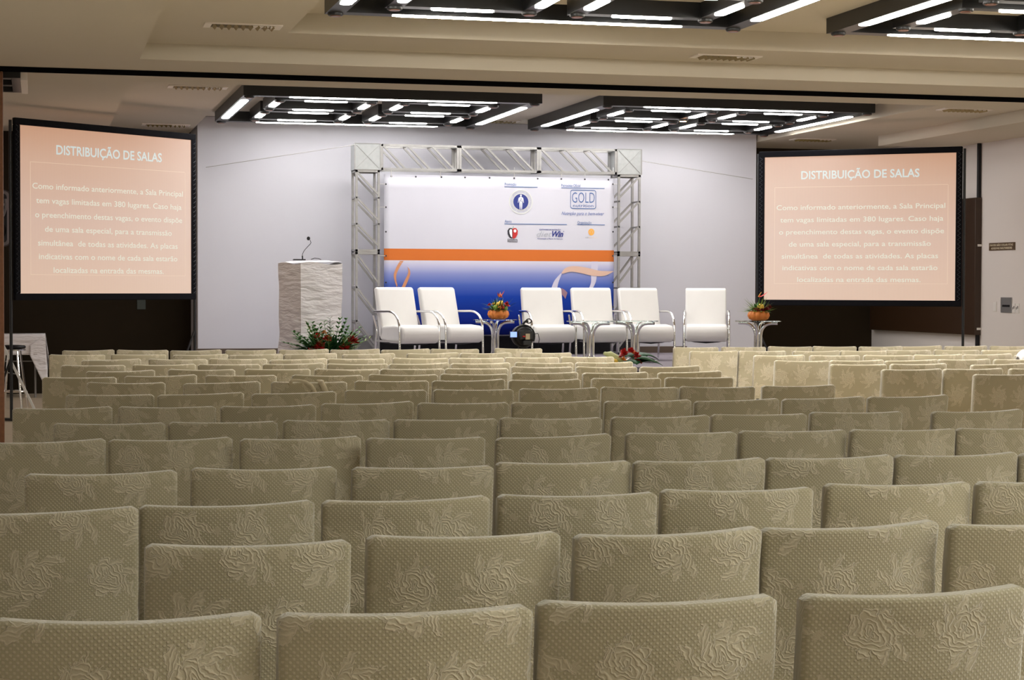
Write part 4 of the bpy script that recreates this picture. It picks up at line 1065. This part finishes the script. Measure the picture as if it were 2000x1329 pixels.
# ================================================================== audience chairs
CW = .434
def cover_mesh(seed, fold=0):
    """lace cap pulled over a gently curved backrest; rear face towards -y"""
    rng = random.Random(seed)
    NU, NV = 40, 50
    top, hem, T = .930, .575, .046
    ph = [rng.uniform(0, 6.28) for _ in range(6)]
    lift = rng.uniform(.002, .007); tw = rng.uniform(-.003, .005)
    def mid(x): return -.042*(1-(2*x/CW)**2)+.02
    def ztop(x):
        t = 2*x/CW
        return top-.005+lift*t*t+tw*t-.010*max(0, abs(t)-.93)/.07
    def prof(u, v):
        # v: 0 rear hem .. .5 crest .. 1 front hem
        x = (u-.5)*CW
        zt_ = ztop(x); H = zt_-hem
        rc = .009; hw = T/2
        flat = H-rc; qa = pi/2*rc; tf = T-2*rc; tot = 2*flat+2*qa+tf; cap = 2*qa+tf
        if v <= .44: s = flat*v/.44
        elif v >= .56: s = flat+cap+flat*(v-.56)/.44
        else: s = flat+cap*(v-.44)/.12
        if s <= flat: y, z = -hw, hem+s
        elif s <= flat+qa:
            a = (s-flat)/rc; y, z = -hw+rc-rc*cos(a), hem+flat+rc*sin(a)
        elif s <= flat+qa+tf: y, z = -hw+rc+(s-flat-qa), hem+flat+rc
        elif s < flat+cap:
            a = (s-flat-qa-tf)/rc; y, z = hw-rc+rc*sin(a), hem+flat+rc*cos(a)
        else: y, z = hw, hem+flat-(s-flat-cap)
        k = (z-hem)/H
        lean = .035*(1-k)            # the back leans towards -y at the top
        wr = .0022*sin(x*26+ph[0]+k*4)*(1-k)+.0018*sin(x*11+ph[1]-k*9)+.0015*sin(k*17+ph[2]+x*5)
        e = abs(2*x/CW)
        squeeze = 1 if e < .95 else 1-.30*((e-.95)/.05)**2
        yy = y*squeeze
        if fold and s < flat:
            d = (z-(.80+.30*(x/CW)))       # diagonal sag
            wr -= .016*math.exp(-(d/.022)**2)*min(1, max(0, (x/CW+.5)*1.3))
            if d > 0: wr -= .006
        return Vector((x, mid(x)+yy+lean+(wr if s < flat+cap*.3 else -wr*.5), z)), (x+.5, s)
    vs = []; uvs = []
    VS = [.44*k/12 for k in range(12)]+[.44+.12*k/10 for k in range(11)]+[.56+.44*k/12 for k in range(1, 13)]
    NV = (len(VS)-1)//2
    for v in VS:
        for i in range(NU+1):
            # concentrate columns at the edges
            t = i/NU; u = .5-.5*cos(pi*t)*.6-.5*(1-2*t)*.4
            p, q_ = prof(u, v); vs.append(p); uvs.append(q_)
    W_ = NU+1; fs = []
    for j in range(NV*2):
        for i in range(NU): fs.append((j*W_+i, j*W_+i+1, (j+1)*W_+i+1, (j+1)*W_+i))
    # close both side seams between rear and front sheets
    J = NV*2
    for j in range(NV):
        for i, fl in ((0, 1), (NU, 0)):
            a, b, c_, d = j*W_+i, (j+1)*W_+i, (J-j-1)*W_+i, (J-j)*W_+i
            if b == c_: f = (a, b, d)
            else: f = (a, b, c_, d)
            fs.append(f if fl else f[::-1])
    me = bpy.data.meshes.new('back_cover'); me.from_pydata(vs, [], fs); me.update(); me.materials.append(LACE)
    me.polygons.foreach_set('use_smooth', [True]*len(me.polygons)); me.set_sharp_from_angle(angle=RAD(65))
    uvl = me.uv_layers.new(name='UVMap')
    for pg in me.polygons:
        for li in pg.loop_indices: uvl.data[li].uv = uvs[me.loops[li].vertex_index]
    return me
def seat_mesh(seed):
    rng = random.Random(seed); ph = rng.uniform(0, 6)
    P = [(-.205, .03), (.205, .03), (.205, .40), (.16, .445), (-.16, .445), (-.205, .40)]
    lev = [(.90, .455), (1.0, .445), (1.02, .42), (1.02, .345)]
    vs = []; n = len(P); c_ = (0, .235)
    ring = []
    for a, b in zip(P, P[1:]+P[:1]):
        for k in range(6): ring.append((a[0]+(b[0]-a[0])*k/6, a[1]+(b[1]-a[1])*k/6))
    n = len(ring)
    for s_, z in lev:
        for i, (x, y) in enumerate(ring):
            w_ = .004*sin(i*1.7+ph) if z < .4 else 0
            vs.append((x*s_*(1+w_), c_[1]+(y-c_[1])*s_*(1+w_), z))
    vs.append((0, c_[1], .458)); k0 = len(vs)-1
    fs = [(k0, i, (i+1) % n) for i in range(n)]
    for l in range(len(lev)-1): fs += [(l*n+i, (l+1)*n+i, (l+1)*n+(i+1) % n, l*n+(i+1) % n) for i in range(n)]
    me = bpy.data.meshes.new('seat_cover'); me.from_pydata(vs, [], fs); me.update(); me.materials.append(LACE)
    me.polygons.foreach_set('use_smooth', [True]*len(me.polygons)); me.set_sharp_from_angle(angle=RAD(50))
    uvl = me.uv_layers.new(name='UVMap')
    for pg in me.polygons:
        for li in pg.loop_indices:
            co = me.vertices[me.loops[li].vertex_index].co; uvl.data[li].uv = (co.x+.5, co.y+co.z)
    return me
COVERS = [cover_mesh(100+k) for k in range(9)]; FOLD = cover_mesh(300, 1)
SEATS = [seat_mesh(k) for k in range(3)]
CLEG = mat('chair_leg_black', (.02, .018, .016), .4, .3)
chair0 = empty('covered_chair')
bc0 = bpy.data.objects.new('back_cover', COVERS[0]); COL.objects.link(bc0); bc0.parent = chair0
sc0 = bpy.data.objects.new('seat_cover', SEATS[0]); COL.objects.link(sc0); sc0.parent = chair0
for sx in (-1, 1):
    MB().tube([(sx*.17, .055, .60), (sx*.17, .04, .42), (sx*.18, .0, .0)], .012, 6).build('leg', CLEG, chair0)
    MB().tube([(sx*.17, .40, .36), (sx*.18, .43, .0)], .012, 6).build('leg', CLEG, chair0)
ORD = ['', 'first', 'second', 'third', 'fourth', 'fifth', 'sixth', 'seventh', 'eighth', 'ninth', 'tenth', 'eleventh']
def row_words(r):
    if r == 1: return 'the row nearest the viewer'
    if r == 15: return 'the row nearest the stage'
    if r <= 8: return 'the %s row from the viewer' % ORD[r]
    return 'the %s row from the stage' % ORD[16-r]
first = True; rc = random.Random(5); CH = {}
for r in sorted(ROWS):
    xs = ROWS[r]; left = [p for p in xs if r < 9 or p[0] < 5.0]; right = [p for p in xs if p not in left]
    for blk, lst in (('left', left), ('right', right)):
        for i, (x, y) in enumerate(lst):
            if first: o = chair0; first = False; bc = bc0; sc_ = sc0
            else:
                o = chair0.copy(); COL.objects.link(o)
                for ch in list(chair0.children):
                    c2 = ch.copy(); COL.objects.link(c2); c2.parent = o
                    if ch is bc0: bc = c2
                    if ch is sc0: sc_ = c2
            bc.data = COVERS[rc.randrange(9)]; sc_.data = SEATS[rc.randrange(3)]
            if r == 4 and i == 3: bc.data = FOLD
            o.location = (x, y, 0); o.rotation_euler = (0, 0, RAD(rc.uniform(-.7, .7)))
            n = len(lst)
            if r < 9:
                pos = 'leftmost' if i == 0 else ('rightmost' if i == n-1 else '%s from the left' % ORD[i+1])
                lab = 'beige lace-covered chair, %s in %s' % (pos, row_words(r))
            elif blk == 'left':
                pos = 'leftmost' if i == 0 else ('beside the aisle' if i == n-1 else '%s from the left' % ORD[i+1])
                lab = 'lace-covered chair, left block, %s in %s' % (pos, row_words(r))
            elif n == 1:
                lab = 'lace-covered chair, the only one right of the aisle in %s' % row_words(r)
            else:
                pos = 'beside the aisle' if i == 0 else '%s from the aisle' % ORD[i+1]
                lab = 'lace-covered chair, right block, %s in %s' % (pos, row_words(r))
            if r == 4 and i == 3: lab = 'beige lace-covered chair with a diagonal fold sagging across its back'
            tag(o, lab, 'chair', 'lace-covered audience chairs'); CH[(r, blk, i)] = (x, y)

# bag hung over a chair in the left block, its straps showing over the back
bx, by = min((p for p in ROWS[9]), key=lambda p: abs(p[0]-at_y(605, 746, 10.66).x))
bg = empty('tote_bag', (bx, by, 0), label='cream tote bag hung over a chair back, its straps looped behind', cat='bag')
def bq(px, py, dy=-.055): a = at_y(px, py, by+dy); return Vector((a.x-bx, dy, a.z))
def strap(name, pts, wd, m):
    mb = MB(); vs = []
    for i, p in enumerate(pts):
        d = (pts[min(i+1, len(pts)-1)]-pts[max(i-1, 0)]); s_ = d.cross(Vector((0, 1, 0))).normalized()*wd/2
        vs += [p-s_, p+s_]
    mb.add(vs, [(2*i, 2*i+1, 2*i+3, 2*i+2) for i in range(len(pts)-1)]); return mb.build(name, m, bg, smooth=60, solid=.003)
TOTE = wobbly(mat('cream_canvas', (.66, .58, .42), .8), 20, (.62, .54, .38), (.72, .64, .48))
strap('strap', [bq(566, 749), bq(572, 743.5), bq(585, 744), bq(598, 747, -.062), bq(608, 753, -.066), bq(614, 762, -.06), bq(617, 772, -.05)], .018, TOTE)
strap('strap', [bq(622, 747, -.04), bq(628, 748, -.06), bq(632, 755, -.06), bq(637, 768, -.05)], .030, TOTE)
mb = MB(); mb.grid(lambda u, v: (-.17+.34*u, .055+.02*sin(u*9), .86-.30*v), 12, 8); mb.build('bag_body', TOTE, bg, solid=.02)
mb = MB(); mb.box((-.06, -.03, .925), (-.04, .075, .935)); mb.box((.05, -.03, .925), (.08, .075, .935)); mb.build('strap_top', TOTE, bg)

# white garment over a chair at the right edge
ql = at_y(1986, 705, 13.1); zt_ = at_y(1995, 682, 13.1).z
jx, jw = ql.x, .40
def wcf(u, v):
    # a jacket laid over the chair back: rear panel, shoulders, front panel
    x = jx+jw*u; e = sin(pi*min(1, max(0, u)))**.55
    top = .945+(zt_+.03-.945)*e; half = .034+.03*e
    if v < .45: t = v/.45; y = -half-.012*(1-t)*abs(sin(u*14)); z = .66+(top-.03-.66)*t
    elif v > .55: t = (1-v)/.45; y = half+.012*(1-t)*abs(sin(u*11)); z = .66+(top-.03-.66)*t
    else: a = pi*(v-.45)/.10; y = -half*cos(a); z = top-.03+.03*sin(a)
    return (x, 13.09+y, z+.006*sin(u*19)*(1-e))
wc = MB().grid(wcf, 40, 40)
tag(wc.build('white_garment', mat('white_cotton', (.85, .85, .9), .8), smooth=80, solid=.004), 'white garment hung over a chair back at the right edge of the photo', 'garment')
